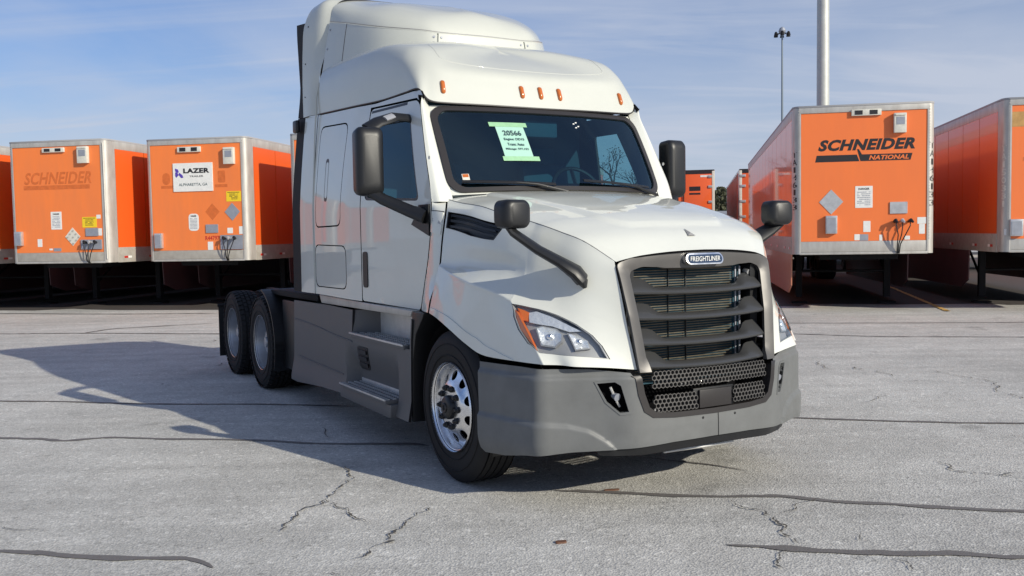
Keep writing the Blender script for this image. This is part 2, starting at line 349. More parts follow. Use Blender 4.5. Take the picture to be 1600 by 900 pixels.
def _ins(G):
    mix = lambda a, b, t: [tuple(p*(1-t)+q*t for p, q in zip(x, y)) for x, y in zip(a, b)]
    G = [c[:4]+[tuple(p*.12+q*.88 for p, q in zip(c[3], c[4]))]+[c[4]]+[tuple(p*.9+q*.1 for p, q in zip(c[4], c[5]))]+c[5:] for c in G]
    return G[:6]+[mix(G[5], G[6], .86)]+[G[6]]+[mix(G[6], G[7], .14)]+G[7:]
HOODSIDE = _ins(HOODSIDE)
HL = dict(
    outline=[(0.525, 0.7468), (0.7139, 0.7353), (0.784, 0.7554), (0.8355, 0.7825), (0.8798, 0.8169), (0.9113, 0.8498), (0.9256, 0.8913), (0.9313, 0.9528), (0.8798, 0.9528), (0.7926, 0.9542), (0.6509, 0.9499), (0.4821, 0.9199), (0.4635, 0.867), (0.4649, 0.824)],
    amber=[(0.4964, 0.7954), (0.6738, 0.7983), (0.6695, 0.8326), (0.6781, 0.8727), (0.6466, 0.9413), (0.4964, 0.9113), (0.4707, 0.8641), (0.4735, 0.8298)],
    amber_top=[(0.6795, 0.7754), (0.7139, 0.7811), (0.7325, 0.7897), (0.7067, 0.8255), (0.5966, 0.8298)],
    strip=[(0.7325, 0.7897), (0.7711, 0.774), (0.8169, 0.794), (0.8598, 0.824), (0.887, 0.8398), (0.8512, 0.8484), (0.8011, 0.834), (0.7096, 0.8298)],
    beam1=[(0.731, 0.8498), (0.7639, 0.8412), (0.8083, 0.8469), (0.8197, 0.8655), (0.8083, 0.8941), (0.7697, 0.9199), (0.7139, 0.9156)],
    beam2=[(0.8441, 0.8584), (0.8727, 0.8612), (0.8927, 0.8784), (0.8913, 0.9099), (0.8512, 0.9227)],
)
HS = surf(HOODSIDE)
VENT = [(a/1.2, b*.75) for a, b in [(.018, .157), (.2389, .152), (.374, .139), (.366, .196), (.339, .272), (.212, .285), (.018, .266)]]
def grow(P, k):
    c = np.mean(P, 0); return [tuple(c+(np.array(p)-c)*k) for p in P]
TR = TRUCK
# --- hood top
CR = [(-.42, .97, 1.92), (-.2, .965, 1.885), (.05, .95, 1.855), (.25, .925, 1.81), (.42, .895, 1.775), (.52, .87, 1.75), (.60, .85, 1.73), (.68, .835, 1.71), (.80, .79, 1.67), (.95, .72, 1.61), (1.10, .60, 1.487)]
CE = [(-.27, 0, 1.965), (-.08, 0, 1.945), (.15, 0, 1.91), (.33, 0, 1.875), (.50, 0, 1.84), (.60, 0, 1.815), (.68, 0, 1.795), (.77, 0, 1.77), (.88, 0, 1.73), (1.04, 0, 1.655), (1.19, 0, 1.548)]
def topcols():
    out = []
    for c, e in zip(CR, CE):
        c, e = np.array(c), np.array(e); row = []
        for t, k in ((0, 0), (.25, .05), (.5, .17), (.75, .42), (.9, .72), (1, 1)):
            p = e+(c-e)*k; p[1] = c[1]*t; row.append(tuple(p))
        out.append(row)
    return out
HT0 = surf(topcols())
def sstep(a, b, x): b = np.asarray(b, float); t = np.clip((x-a)/(b-a), 0, 1); return t*t*(3-2*t)
def HT(P):   # u along, v from -1 to 1 across
    q = HT0(np.stack([P[:, 0], np.abs(P[:, 1])], 1)); y = np.abs(q[:, 1]); x = q[:, 0]
    w = .70-.22*sstep(-.3, 1.0, x); w = np.where(x > .72, w-.9*np.clip(x-.72, 0, 1)**2*3, w)
    q[:, 2] += .014*(1-sstep(w-.03, w+.012, y))*(1-sstep(.925, .955, x+.06*(y/.5)**2))
    q[:, 1] *= np.sign(P[:, 1]+1e-12); return q
hood = skin('hood', HT, [(0.0, -.998), (1, -.998), (1, .998), (0, .998)], step=(.017, .02), thick=.015, m=PAINT, parent=TR, back=DARKIN, ref=(.3, 0, 1.0), auto=60)
for s in (-1, 1):
    hs = mir(HS, s)
    hl = grow(HL['outline'], 1.012)
    f = skin('fender', hs, [(.004, .004), (.996, .004), (.996, .996), (.004, .996)], [VENT, hl], step=(.018, .025), thick=.018, m=PAINT, parent=TR, back=DARKIN, ref=(.2, 0, 1.0), auto=50)
    # side intake: recess and blades
    skin('hood_vent', hs, grow(VENT, 1.03), step=(.05, .05), thick=.006, m=BLACKP, parent=TR, ref=(.2, 0, 1), off=-.035)
    for v0, v1 in ((.163, .185), (.205, .222), (.243, .258)):
        skin('vent_blade', hs, [(.02, .75*v0+.003), (.275, .75*v0-.004), (.283, .75*v1-.004), (.02, .75*v1+.003)], step=(.05, .05), thick=.012, m=BLACKP, parent=f, ref=(.2, 0, 1), off=-.012)
    skin('vent_bezel', hs, grow(VENT, 1.0), [grow(VENT, .965)], step=(.03, .05), thick=.02, m=BLACKP, parent=f, ref=(.2, 0, 1), off=.003)
    skin('arch_lip', hs, [(.012, .944), (.30, .944), (.36, .966), (.40, .992), (.40, .995), (.012, .995)], step=(.015, .03), thick=.02, m=PAINT, parent=f, ref=(.2, 0, 1.0), off=.007)
    # headlamp
    lamp = skin('headlight', hs, HL['outline'], step=(.03, .03), thick=.01, m=LAMPIN, parent=TR, ref=(.2, 0, 1), off=-.036)
    skin('amber_reflector', hs, HL['amber'], step=(.02, .03), thick=.02, m=AMBERH, parent=lamp, ref=(.2, 0, 1), off=-.008)
    skin('turn_signal', hs, HL['amber_top'], step=(.02, .03), thick=.02, m=AMBERH, parent=lamp, ref=(.2, 0, 1), off=-.012)
    skin('light_strip', hs, HL['strip'], step=(.01, .01), thick=.01, m=REFL, parent=lamp, ref=(.2, 0, 1), off=-.016)
    for b in ('beam1', 'beam2'):
        P = HL[b]; c = np.mean(P, 0)
        def bowl(Q, P=P, c=c, hs=hs):
            q = hs(Q); d = dist_poly(Q, P, (.045, .045)); n = fnormal(hs, Q, (.2, 0, 1)); return q-n*(.010+.026*np.clip(d, 0, .8)**.7)[:, None]
        skin('beam_reflector', bowl, P, step=(.008, .008), thick=0, m=REFL, parent=lamp, ref=(.2, 0, 1))
        skin('beam_bezel', hs, grow(P, 1.13), [P], step=(.02, .02), thick=.02, m=LAMPIN, parent=lamp, ref=(.2, 0, 1), off=-.012)
        pc = hs(np.array([c]))[0]; pn = fnormal(hs, np.array([c]), (.2, 0, 1))[0]
        MB().lathe([(.001, .02), (.012, .016), (.018, .004), (.02, -.01)], 14, 'x').build('bulb', CHROME, lamp, loc=tuple(pc-pn*.024))
    skin('lamp_rim', hs, HL['outline'], [grow(HL['outline'], .975)], step=(.02, .03), thick=.03, m=LAMPIN, parent=lamp, ref=(.2, 0, 1), off=-.002)
    skin('lens', hs, HL['outline'], step=(.03, .03), thick=0, m=LENS, parent=lamp, ref=(.2, 0, 1), off=.002)
    # crease line of the hood edge and inner wing
    Q = mir(lambda P: HS(P), s)(np.stack([np.linspace(0.01, .99, 40), np.full(40, .0)], 1))
    MB().tube([tuple(q+np.array([0, 0, .0005])) for q in Q], .002, 6).build('panel_seam', LAMPIN, TR)
    # black wheel housing
    wl = MB()
    A = [(.56*math.cos(math.radians(a)), .51+.575*math.sin(math.radians(a))) for a in range(-25, 206, 11)]
    V = [(x, s*yy, z) for yy in (1.14, .55) for x, z in A]; n = len(A)
    wl.add(V, [(i, i+1, n+i+1, n+i) for i in range(n-1)]); wl.add([(x, s*.55, z) for x, z in A], [tuple(range(n))])
    wl.build('wheel_housing', BLACKP, TR, auto=60)
# black band between the paint and the bumper, engine bay behind
MB().box((-.35, -.55, .55), (1.0, .55, 1.45)).build('engine_bay', DARKIN, TR)
# triangle emblem on the nose
MB().add([(1.083, -.030, 1.634), (1.083, .030, 1.634), (1.005, 0, 1.680), (1.066, 0, 1.654)], [(0, 1, 3), (1, 2, 3), (2, 0, 3), (0, 2, 1)]).build('nose_emblem', LAMPIN, TR, auto=0)

# --- bumper
BC = np.array([(.42, -1.19), (.70, -1.135), (.89, -1.09), (.945, -1.07), (.975, -1.035), (1.0, -.98), (1.045, -.89), (1.13, -.74), (1.235, -.55), (1.27, -.28), (1.282, 0)])
BC = np.vstack([BC, (BC[:-1]*[1, -1])[::-1]])
bcf = catmull(BC); tt = np.linspace(0, 1, 900); bp_ = bcf(tt); sl = np.concatenate([[0], np.cumsum(np.linalg.norm(np.diff(bp_, axis=0), axis=1))]); SMID = sl[-1]/2
def BS(P):   # s measured along the bumper from its middle, z height
    s = np.asarray(P)[:, 0]+SMID; z = np.asarray(P)[:, 1]; x = np.interp(s, sl, bp_[:, 0]); y = np.interp(s, sl, bp_[:, 1])
    e = 1e-2; tx = np.interp(s+e, sl, bp_[:, 0])-np.interp(s-e, sl, bp_[:, 0]); ty = np.interp(s+e, sl, bp_[:, 1])-np.interp(s-e, sl, bp_[:, 1]); l = np.hypot(tx, ty)+1e-9
    ins = .018*sstep(.80, .83, z)+.05*np.clip((.42-z)/.15, 0, 1.2)**2+.022*np.clip((z-.5)/.4, 0, 1)*np.exp(-(s-SMID)**2/.5)
    side_scoop = .022*sstep(.62, .60-.0, z-.06*np.clip((np.abs(s-SMID)-1.25), -1, 1)*0)*sstep(.80, 1.0, np.abs(s-SMID))*(1-sstep(1.22, 1.3, np.abs(s-SMID)))*0
    zc = np.interp(np.abs(s-SMID), [.60, .66, .74, .84, .97, 1.12, 1.3], [.30, .36, .435, .495, .528, .54, .542]); ins = ins-.016*sstep(zc+.008, zc-.012, z)*sstep(.60, .70, np.abs(s-SMID))*(1-sstep(.26, .34, zc-z)*.6)
    nx, ny = ty/l, -tx/l
    return np.stack([x-nx*ins, y-ny*ins, z], 1)
def s_of_y(y): return float(np.interp(y, bp_[:, 1], sl)-SMID) if abs(y) < 1.0 else 0
def bumper_uv(P): return [(s_of_y(y), z) for y, z in P]
E0 = sl[-1]/2-.004
right = [(0, .405), (s_of_y(.3), .40), (s_of_y(.6), .385), (s_of_y(.9), .37), (1.25, .34), (1.45, .305), (E0-.04, .292), (E0-.01, .32), (E0-.005, .6), (E0, .865), (1.30, .868), (s_of_y(.8), .858), (s_of_y(.585), .832),
         (s_of_y(.56), .80), (s_of_y(.545), .70), (s_of_y(.51), .60), (s_of_y(.45), .56), (s_of_y(.3), .548), (0, .545)]
outl = right+[(-a, b) for a, b in right[::-1][1:-1]]
fog = bumper_uv([(.76, .775), (.67, .782), (.64, .76), (.60, .605), (.645, .60), (.71, .665)])
fogm = [(-a, b) for a, b in fog]
skin('bumper', BS, outl, [fog, fogm], step=(.018, .012), thick=.02, m=PLASTIC, parent=TR, back=BLACKP, ref=(0, 0, .6), auto=45)
rim = [(s_of_y(.585), .812), (s_of_y(.56), .80), (s_of_y(.545), .70), (s_of_y(.51), .60), (s_of_y(.45), .56), (s_of_y(.3), .548), (0, .545)]
rim = rim+[(-a, b) for a, b in rim[::-1][1:]]
rin = [(s_of_y(.53), .812), (s_of_y(.52), .80), (s_of_y(.505), .71), (s_of_y(.475), .625), (s_of_y(.43), .592), (s_of_y(.3), .58), (0, .577)]
rin = rin+[(-a, b) for a, b in rin[::-1][1:]]
skin('opening_frame', BS, rim+rin[::-1], step=(.03, .03), thick=.06, m=GASKET, parent=TR, ref=(0, 0, .6), off=.006)
for sg in (-1, 1):
    fb = bumper_uv([(.78, .79), (.58, .79), (.58, .60), (.78, .60)]); fb = fb if sg > 0 else [(-a, b) for a, b in fb]
    skin('fog_lamp_recess', BS, fb, step=(.05, .05), thick=.01, m=DARKIN, parent=TR, ref=(0, 0, .6), off=-.07)
    ring = bumper_uv([(.775, .785), (.665, .795), (.63, .765), (.585, .59), (.645, .585), (.72, .66)])
    ring = ring if sg > 0 else [(-a, b) for a, b in ring]; ff = fog if sg > 0 else fogm
    skin('fog_lamp_bezel', BS, ring, [ff], step=(.03, .03), thick=.03, m=PLASTIC, parent=TR, ref=(0, 0, .6), off=.004)
    MB().tube([(1.13, sg*.655, .70), (1.17, sg*.65, .69)], [.015, .024], 12).build('fog_lamp', GREYD, TR)
    MB().tube([(1.14, sg*.68, .75), (1.15, sg*.64, .66), (1.15, sg*.62, .63)], .008, 6).build('fog_lamp_wire', ALU, TR)
# middle joint, tow covers, air dam, number plate area
MB().tube([tuple(p+np.array([.001, 0, 0])) for p in BS(np.array([(0.03, z) for z in np.linspace(.405, .545, 8)]))], .0025, 6).build('bumper_joint', BLACKP, TR)
for a in (-.09, .17): 
    q = BS(np.array([(a, .525)]))[0]; MB().lathe([(.001, .003), (.008, .002), (.009, -.01)], 10, 'x', tuple(q)).build('bumper_bolt', BLACKP, TR)
dam = [(-s_of_y(.75)*1.0, .335), (-s_of_y(.5), .325), (0, .345), (s_of_y(.5), .325), (s_of_y(.75), .335), (s_of_y(.78), .39), (s_of_y(.4), .41), (0, .415), (-s_of_y(.4), .41), (-s_of_y(.78), .39)]
skin('air_dam', BS, dam, step=(.05, .05), thick=.03, m=BLACKP, parent=TR, ref=(0, 0, .6), off=-.02)
MB().tube([(1.16, -.30, .318), (1.19, 0, .322), (1.17, .25, .318)], .010, 8).build('lower_cross_tube', ALU, TR)

# --- grille
def GP(y, z):   # front plane of the grille opening
    x = np.interp(z, [.55, .84, 1.16, 1.487, 1.56], [1.255, 1.235, 1.195, 1.125, 1.10]); return x+.055*(1-(abs(y)/.6)**2)
def GF(P):
    P = np.asarray(P); y, z = P[:, 0], P[:, 1]
    x = np.interp(z, [.55, .84, 1.16, 1.40, 1.487, 1.545, 1.56], [1.25, 1.235, 1.195, 1.145, 1.12, 1.105, 1.10])+.065*(1-np.clip(np.abs(y)/.6, 0, 1.2)**2)
    return np.stack([x, y, z], 1)
go = [(-.542, .836), (-.611, 1.480), (-.50, 1.515), (-.30, 1.538), (0, 1.545), (.30, 1.538), (.50, 1.515), (.611, 1.480), (.542, .836)]
gi = [(.465, .836), (.50, 1.16), (.522, 1.425), (.44, 1.452), (.35, 1.447), (0, 1.440), (-.35, 1.447), (-.44, 1.452), (-.522, 1.425), (-.50, 1.16), (-.465, .836)]
def GFB(P):   # surround slopes inwards
    q = GF(P); d = dist_poly(np.asarray(P), go, (1, 1)); q[:, 0] += .012-.02*np.clip(d/.07, 0, 1.3)**1.5; return q
sur = skin('grille_surround', GFB, round_poly(go, [.0, .03, .05, .05, .05, .05, .05, .03, .0])+round_poly(gi, [0, 0, .03, .02, .02, 0, .02, .02, .03, 0, 0]), step=(.03, .03), thick=.03, off=-.014, m=GRSUR, parent=TR, ref=(0, 0, 1.1), auto=35)
# slats: four curved blades
for i, zc in enumerate((1.305, 1.152, 1.0, .862)):
    hw = float(np.interp(zc, [.836, 1.16, 1.425], [.470, .503, .525]))
    ys = np.linspace(-hw, hw, 33); V = []; Fs = []; m = 8
    for y in ys:
        e = abs(y)/hw; x = float(np.interp(zc, [.55, .84, 1.16, 1.487], [1.25, 1.235, 1.195, 1.12]))+.055*(1-e*e)-.012
        wing = sstep(.62, .80, np.array(e)); d = .012+.055*float(wing); z = zc-.0+.012*(e*e)
        prof = [(x, z-.022), (x+.004, z-.012), (x-.006, z+.0), (x-.035, z+.008+.25*d), (x-.07-.02*float(wing), z+.004+d), (x-.085-.02*float(wing), z+.0+d), (x-.07, z-.012+.3*d), (x-.02, z-.030)]
        V += [(a, y, b) for a, b in prof]
    for k in range(32):
        for j in range(m): Fs.append((k*m+j, k*m+(j+1) % m, (k+1)*m+(j+1) % m, (k+1)*m+j))
    Fs += [tuple(range(m)), tuple(32*m+j for j in range(m))[::-1]]
    b = MB().add(V, Fs); b.build('grille_slat', SLAT, TR, auto=30)
# condenser behind
rad = MB().box((1.0, -.46, .72), (1.03, .44, 1.44)).build('radiator', INTER, TR)
fin = MB()
for k in range(44):
    z = .74+k*.0158; fin.box((1.03, -.43, z), (1.045, .36, z+.006))
tagit(fin.build('condenser_fins', FINM, TR), kind='stuff')
for y, w, mm in ((-.455, .012, GREYD), (.385, .010, GREYD), (.42, .014, GREYD), (-.03, .006, BLACKP), (-.17, .004, BLACKP)):
    MB().box((1.046, y-w/2, .74), (1.056, y+w/2, 1.43)).build('radiator_bracket', mm, rad, bevel=.002)
MB().tube([(1.05, .47, 1.40), (1.09, .47, 1.39)], .018, 10).build('hood_latch', SILVER, rad)
MB().box((.98, -.56, .56), (1.0, .56, 1.5)).build('grille_backing', DARKIN, TR)
for s in (-1, 1): MB().box((1.0, s*.47, .56), (1.10, s*.53, 1.44)).build('grille_side_wall', BLACKP, TR)
# hexagonal mesh below: one ribbed sheet per panel
def hexmesh(y0, y1, z0, z1, name, dx=-.012):
    b = MB(); r = .0165; w = r*math.sqrt(3)*.98; rows = int((z1-z0)/(1.5*r)+.5); cols = int((y1-y0)/w)
    w = (y1-y0)/max(cols, 1); dz = (z1-z0)/max(rows, 1)
    for i in range(rows):
        for j in range(cols):
            cy = y0+(j+.5+(.5 if i % 2 else 0))*w; cz = z0+(i+.5)*dz
            if cy > y1-.2*w: continue
            V = []; 
            for rad_, xo in ((1.04, 0), (.78, 0), (.78, -.02)):
                for k in range(6):
                    t = math.radians(60*k+30); yy = cy+w*.5*1.155*rad_*math.cos(t); zz = cz+dz*.667*rad_*math.sin(t)
                    V.append((GP(yy, zz)+dx+xo, yy, zz))
            b.add(V, [(k, (k+1) % 6, 6+(k+1) % 6, 6+k) for k in range(6)]+[(6+k, 6+(k+1) % 6, 12+(k+1) % 6, 12+k) for k in range(6)])
    return tagit(b.build(name, GRSUR, TR, auto=0), kind='stuff')
hexmesh(-.455, .455, .735, .832, 'upper_mesh', -.01)
hexmesh(-.445, -.13, .59, .69, 'lower_mesh', -.02); hexmesh(.155, .445, .60, .70, 'lower_mesh', -.02)
MB().box((1.262, -.115, .585), (1.28, .14, .695)).build('number_plate_blank', GASKET, TR, bevel=.004)
MB().box((1.24, -.15, .58), (1.262, .17, .705)).build('plate_bracket', BLACKP, TR, bevel=.003)
for y0, y1, z in ((-.2, -.13, .722), (-.03, .07, .73), (.1, .2, .716)): MB().tube([(1.19, y0, z), (1.2, (y0+y1)/2, z+.01), (1.19, y1, z)], .01, 8).build('hose_end', SILVER, TR)
# badge
def badge(P2, dx): return [(float(GP(y, z))+.02+dx, y, z) for y, z in P2]
bz, by = 1.492, -.004
o1 = rr2(by-.148, bz-.036, by+.148, bz+.036, .034, 6); n1_ = len(o1)
b = MB().add(badge(o1, -.03)+badge(o1, .012), [tuple(range(n1_, 2*n1_))]+[(i, (i+1) % n1_, (i+1) % n1_+n1_, i+n1_) for i in range(n1_)]); bd = b.build('badge', CHROME, TR, bevel=.004)
o2 = rr2(by-.136, bz-.026, by+.136, bz+.026, .025, 6); n2 = len(o2)
MB().add(badge(o2, .009)+badge(o2, .0145), [tuple(range(n2, 2*n2))]+[(i, (i+1) % n2, (i+1) % n2+n2, i+n2) for i in range(n2)]).build('badge_field', BLUEB, bd)
lettering('badge_lettering', 'FREIGHTLINER', .236, .030, lambda a, b_, z: (float(GP(by-.118+a, bz))+.02+.015+.002*z, by-.118+a, bz-.015+b_), WHT, bd, bold=.004)
# --- cab and sleeper sides
def ysd(x, z):
    return 1.2-.11*np.clip((x+1.9)/1.47, 0, 1.15)-.11*np.interp(x, [-2.8, -1.6], [.55, 1])*np.clip((z-1.9)/.75, 0, 3)**1.3
def CS(P): P = np.asarray(P); return np.stack([P[:, 0], ysd(P[:, 0], P[:, 1]), P[:, 1]], 1)
REFC = (-1.5, 0, 1.7)
door_o = [(-1.62, 1.14), (-.63, 1.12), (-.55, 1.36), (-.51, 1.47), (-.468, 1.64), (-.443, 1.82), (-.435, 1.95), (-.77, 2.63), (-.83, 2.672), (-1.62, 2.695)]
door_o = round_poly(door_o, [.03, .03, .1, .1, .1, .1, .06, .05, .05, .05])
win = round_poly([(-.615, 1.915), (-.895, 2.55), (-1.53, 2.575), (-1.56, 1.955)], [.06, .03, .06, .07])
slp_o = [(-2.80, 1.145), (-1.634, 1.135), (-1.634, 2.712), (-.84, 2.69), (-.775, 2.655), (-.755, 2.70), (-.80, 2.742), (-.92, 2.748), (-1.55, 2.735), (-2.80, 2.782)]
bagU = round_poly([(-2.75, 1.75), (-2.06, 1.755), (-2.03, 2.64), (-2.70, 2.67)], .09)
bagL = round_poly([(-2.78, 1.21), (-1.94, 1.215), (-1.94, 1.59), (-2.78, 1.60)], .09)
def hood_edge(z): return float(np.interp(z, [1.125, 1.22, 1.36, 1.47, 1.64, 1.82, 1.92], [-.31, -.31, -.30, -.29, -.29, -.29, -.42]))
def door_edge(z): return float(np.interp(z, [1.12, 1.36, 1.47, 1.64, 1.82, 1.95, 2.63], [-.63, -.55, -.51, -.468, -.443, -.435, -.77]))
hy = lambda z: float(np.interp(z, [1.125, 1.22, 1.36, 1.47, 1.64, 1.82, 1.92], [1.185, 1.165, 1.11, 1.095, 1.075, 1.045, .97]))
for s in (-1, 1):
    cs = mir(CS, s)
    sp = skin('sleeper_side', cs, slp_o, [grow(bagU, 1.0), bagL], step=(.06, .06), thick=.02, m=PAINT, parent=TR, back=DARKIN, ref=REFC)
    d1 = skin('locker_door', cs, grow(bagU, .972), step=(.06, .06), thick=.02, m=PAINT, parent=TR, back=DARKIN, ref=REFC)
    skin('locker_door', cs, [(x*1.0+(.012 if x < -2.3 else -.012), z+(.009 if z < 1.4 else -.009)) for x, z in bagL], step=(.06, .06), thick=.02, m=PAINT, parent=TR, back=DARKIN, ref=REFC)
    hr = round_poly([(-2.50, 1.98), (-2.42, 1.98), (-2.42, 2.36), (-2.50, 2.36)], .035)
    skin('latch_recess', cs, hr, [grow(hr, .84)], step=(.03, .03), thick=.006, m=GASKET, parent=d1, ref=REFC, off=.001)
    skin('sleeper_lining', cs, [(-2.82, 1.1), (-1.60, 1.1), (-1.60, 2.76), (-2.82, 2.80)], step=.2, thick=.01, m=DARKIN, parent=TR, ref=REFC, off=-.05)
    dr = skin('cab_door', cs, door_o, [win], step=(.05, .05), thick=.03, m=PAINT, parent=TR, back=DARKIN, ref=REFC)
    skin('door_lining', cs, [(-1.61, 1.1), (-.60, 1.1), (-.50, 1.6), (-.47, 1.88), (-1.61, 1.93)], step=.15, thick=.01, m=DARKIN, parent=TR, ref=REFC, off=-.055)
    if s > 0: skin('pillar_trim', cs, [(-.60, 1.92), (-.80, 1.92), (-.88, 2.15), (-1.08, 2.53), (-1.50, 2.54), (-1.62, 2.50), (-1.62, 2.70), (-.80, 2.68)], step=(.06, .06), thick=.02, m=INTER, parent=dr, ref=REFC, off=-.03)
    skin('window_seal', cs, grow(win, 1.012), [grow(win, .94)], step=(.05, .05), thick=.02, m=GASKET, parent=dr, ref=REFC, off=-.004)
    skin('window_glass', cs, win, step=(.08, .08), thick=0, m=SGLASS, parent=dr, ref=REFC, off=-.016)
    hd = round_poly([(-1.59, 1.25), (-1.505, 1.25), (-1.505, 1.54), (-1.59, 1.54)], .03)
    skin('door_handle', cs, hd, step=(.015, .015), thick=.03, m=BLACKP, parent=dr, ref=REFC, off=.008)
    q = cs(np.array([(-.52, 2.22)]))[0]; MB().lathe([(.001, .004), (.012, .003), (.014, 0)], 14, 'y', tuple(q) if s > 0 else tuple(q)).build('lock_cap', ALU, dr)
    dr_h = [(-1.60, 2.66), (-.98, 2.655), (-.98, 2.675), (-1.60, 2.68)]
    skin('drip_recess', cs, dr_h, step=(.1, .1), thick=.01, m=GASKET, parent=dr, ref=REFC, off=.0015)
    # cowl side and A pillar
    zs = [1.92, 1.82, 1.64, 1.47, 1.36, 1.22, 1.125]
    g = []
    for t in (0, .35, .7, 1):
        g.append([((door_edge(z)+.009)*(1-t)+(hood_edge(z)-.010)*t, float(ysd(np.array(door_edge(z)), np.array(z)))*(1-t)+hy(z)*t+.012*math.sin(math.pi*t), z) for z in zs])
    cw = mir(surf(g), s); skin('cowl_side', cw, [(.03, 0), (.97, 0), (.97, 1), (.03, 1)], step=(.1, .04), thick=.02, m=PAINT, parent=TR, back=DARKIN, ref=REFC)
    bdg = skin('cowl_badge', cw, [(.10, .145), (.90, .165), (.90, .31), (.10, .29)], step=(.1, .05), thick=.01, m=SILVER if 0 else PAINT, parent=TR, ref=REFC, off=.008)
    skin('badge_groove', cw, [(.08, .135), (.93, .155), (.93, .165), (.08, .145)], step=(.1, .05), thick=.004, m=GASKET, parent=bdg, ref=REFC, off=.002)
    base = cw(np.array([(.5, .22)]))[0]
    A_, B_ = cw(np.array([(.2, .225)]))[0], cw(np.array([(.82, .245)]))[0]; nB = fnormal(cw, np.array([(.5, .22)]), REFC)[0]; dx = (B_-A_); wx = np.linalg.norm(dx); dx /= wx; up_ = np.cross(nB, dx)*(1 if np.cross(nB, dx)[2] > 0 else -1)
    if s < 0: lettering('badge_lettering', 'CASCADIA', wx, .022, lambda a, b_, z: tuple(A_+dx*a+up_*b_+nB*(.009+.002*z)), GREYD, bdg, bold=.02)
    skin('cowl_lining', cw, [(0, 0), (1, 0), (1, 1), (0, 1)], step=(.3, .2), thick=.01, m=DARKIN, parent=TR, ref=REFC, off=-.05)
    g = [[], [], []]
    for z in (1.90, 2.05, 2.2, 2.35, 2.5, 2.62, 2.70):
        t = (z-1.962)/(2.616-1.962); wx_, wy_ = -.43-.367*t, .945-.008*t; dx_ = door_edge(z)+.010; dy_ = float(ysd(np.array(dx_), np.array(z)))
        g[0].append((dx_, dy_, z)); g[1].append(((wx_+dx_)/2+.03, (wy_+dy_)/2+.022, z)); g[2].append((wx_+.005, wy_-.01, z))
    ap = mir(surf(g), s); skin('a_pillar', ap, [(0, 0), (1, 0), (1, 1), (0, 1)], step=(.12, .05), thick=.03, m=PAINT, parent=TR, back=DARKIN, ref=REFC)
    # rear fairings: white part, then black rubber edge
    def EX(P, s=s):
        P = np.asarray(P); x, z = P[:, 0], P[:, 1]; y = 1.2-.06*np.clip((z-1.9)/.75, 0, 1.6)**1.3+.02*np.clip((-2.8-x)/.3, 0, 1)+.03*np.clip((z-3.0)/.6, 0, 1)*np.clip((-2.8-x)/.3, 0, 1)
        return np.stack([x, s*y, z], 1)
    skin('side_extender', EX, [(-3.17, 1.145), (-2.812, 1.145), (-2.812, 2.79), (-3.13, 2.80)], step=(.08, .08), thick=.02, m=PAINT, parent=TR, back=BLACKP, ref=REFC)
    skin('extender_edge', EX, [(-3.44, 1.145), (-3.175, 1.145), (-3.135, 2.80), (-3.39, 2.82)], step=(.08, .08), thick=.03, m=RUBBER, parent=TR, ref=REFC, off=-.004)
    skin('upper_extender_edge', EX, [(-3.39, 2.825), (-3.135, 2.805), (-3.10, 3.68), (-3.35, 3.71)], step=(.08, .08), thick=.03, m=RUBBER, parent=TR, ref=REFC, off=-.004)
    MB().box((-3.34, s*1.17, 2.67), (-3.22, s*1.215, 2.79)).build('extender_bracket', BLACKP, TR, bevel=.02)
# rear wall and roof seam backing
MB().box((-2.84, -1.1, 1.15), (-2.80, 1.1, 3.15)).build('sleeper_rear_wall', PAINT, TR)
MB().box((-1.72, -1.02, 1.7), (-1.70, 1.02, 3.0)).build('sleeper_curtain', INTER, TR)
MB().box((-1.7, -1.0, 1.25), (-.6, 1.0, 1.28)).build('cab_floor', INTER, TR)
MB().box((-1.7, -.93, 2.70), (-.85, .93, 2.72)).build('headliner', INTER, TR)
# --- roof cap
def capcol(*P): return list(P)
CAP = [
 [(-2.80, 1.150, 2.795), (-2.80, 1.14, 2.97), (-2.78, 1.115, 3.12), (-2.76, 1.06, 3.22), (-2.74, .75, 3.285), (-2.74, 0, 3.30)],
 [(-2.0, 1.115, 2.765), (-2.0, 1.11, 2.95), (-2.0, 1.08, 3.11), (-2.0, .99, 3.225), (-2.02, .7, 3.28), (-2.05, 0, 3.30)],
 [(-1.45, 1.085, 2.752), (-1.43, 1.08, 2.93), (-1.44, 1.04, 3.085), (-1.48, .945, 3.20), (-1.53, .6, 3.265), (-1.6, 0, 3.29)],
 [(-1.05, 1.05, 2.765), (-1.07, 1.03, 2.90), (-1.11, .985, 3.04), (-1.20, .885, 3.155), (-1.35, .5, 3.24), (-1.5, 0, 3.275)],
 [(-.83, 1.0, 2.745), (-.90, .975, 2.875), (-.98, .925, 3.015), (-1.09, .83, 3.125), (-1.28, .45, 3.22), (-1.45, 0, 3.255)],
 [(-.765, .935, 2.665), (-.835, .89, 2.85), (-.89, .85, 2.965), (-1.02, .76, 3.085), (-1.22, .42, 3.195), (-1.42, 0, 3.24)],
 [(-.735, .80, 2.647), (-.80, .78, 2.84), (-.845, .74, 2.935), (-.98, .64, 3.045), (-1.19, .36, 3.165), (-1.4, 0, 3.23)],
 [(-.68, .45, 2.64), (-.75, .44, 2.82), (-.80, .42, 2.915), (-.95, .36, 3.01), (-1.17, .22, 3.12), (-1.38, 0, 3.22)],
 [(-.66, 0, 2.635), (-.73, 0, 2.815), (-.78, 0, 2.905), (-.93, 0, 3.0), (-1.15, 0, 3.11), (-1.37, 0, 3.21)]]
mc = lambda c: [(x, -y, z) for x, y, z in c]
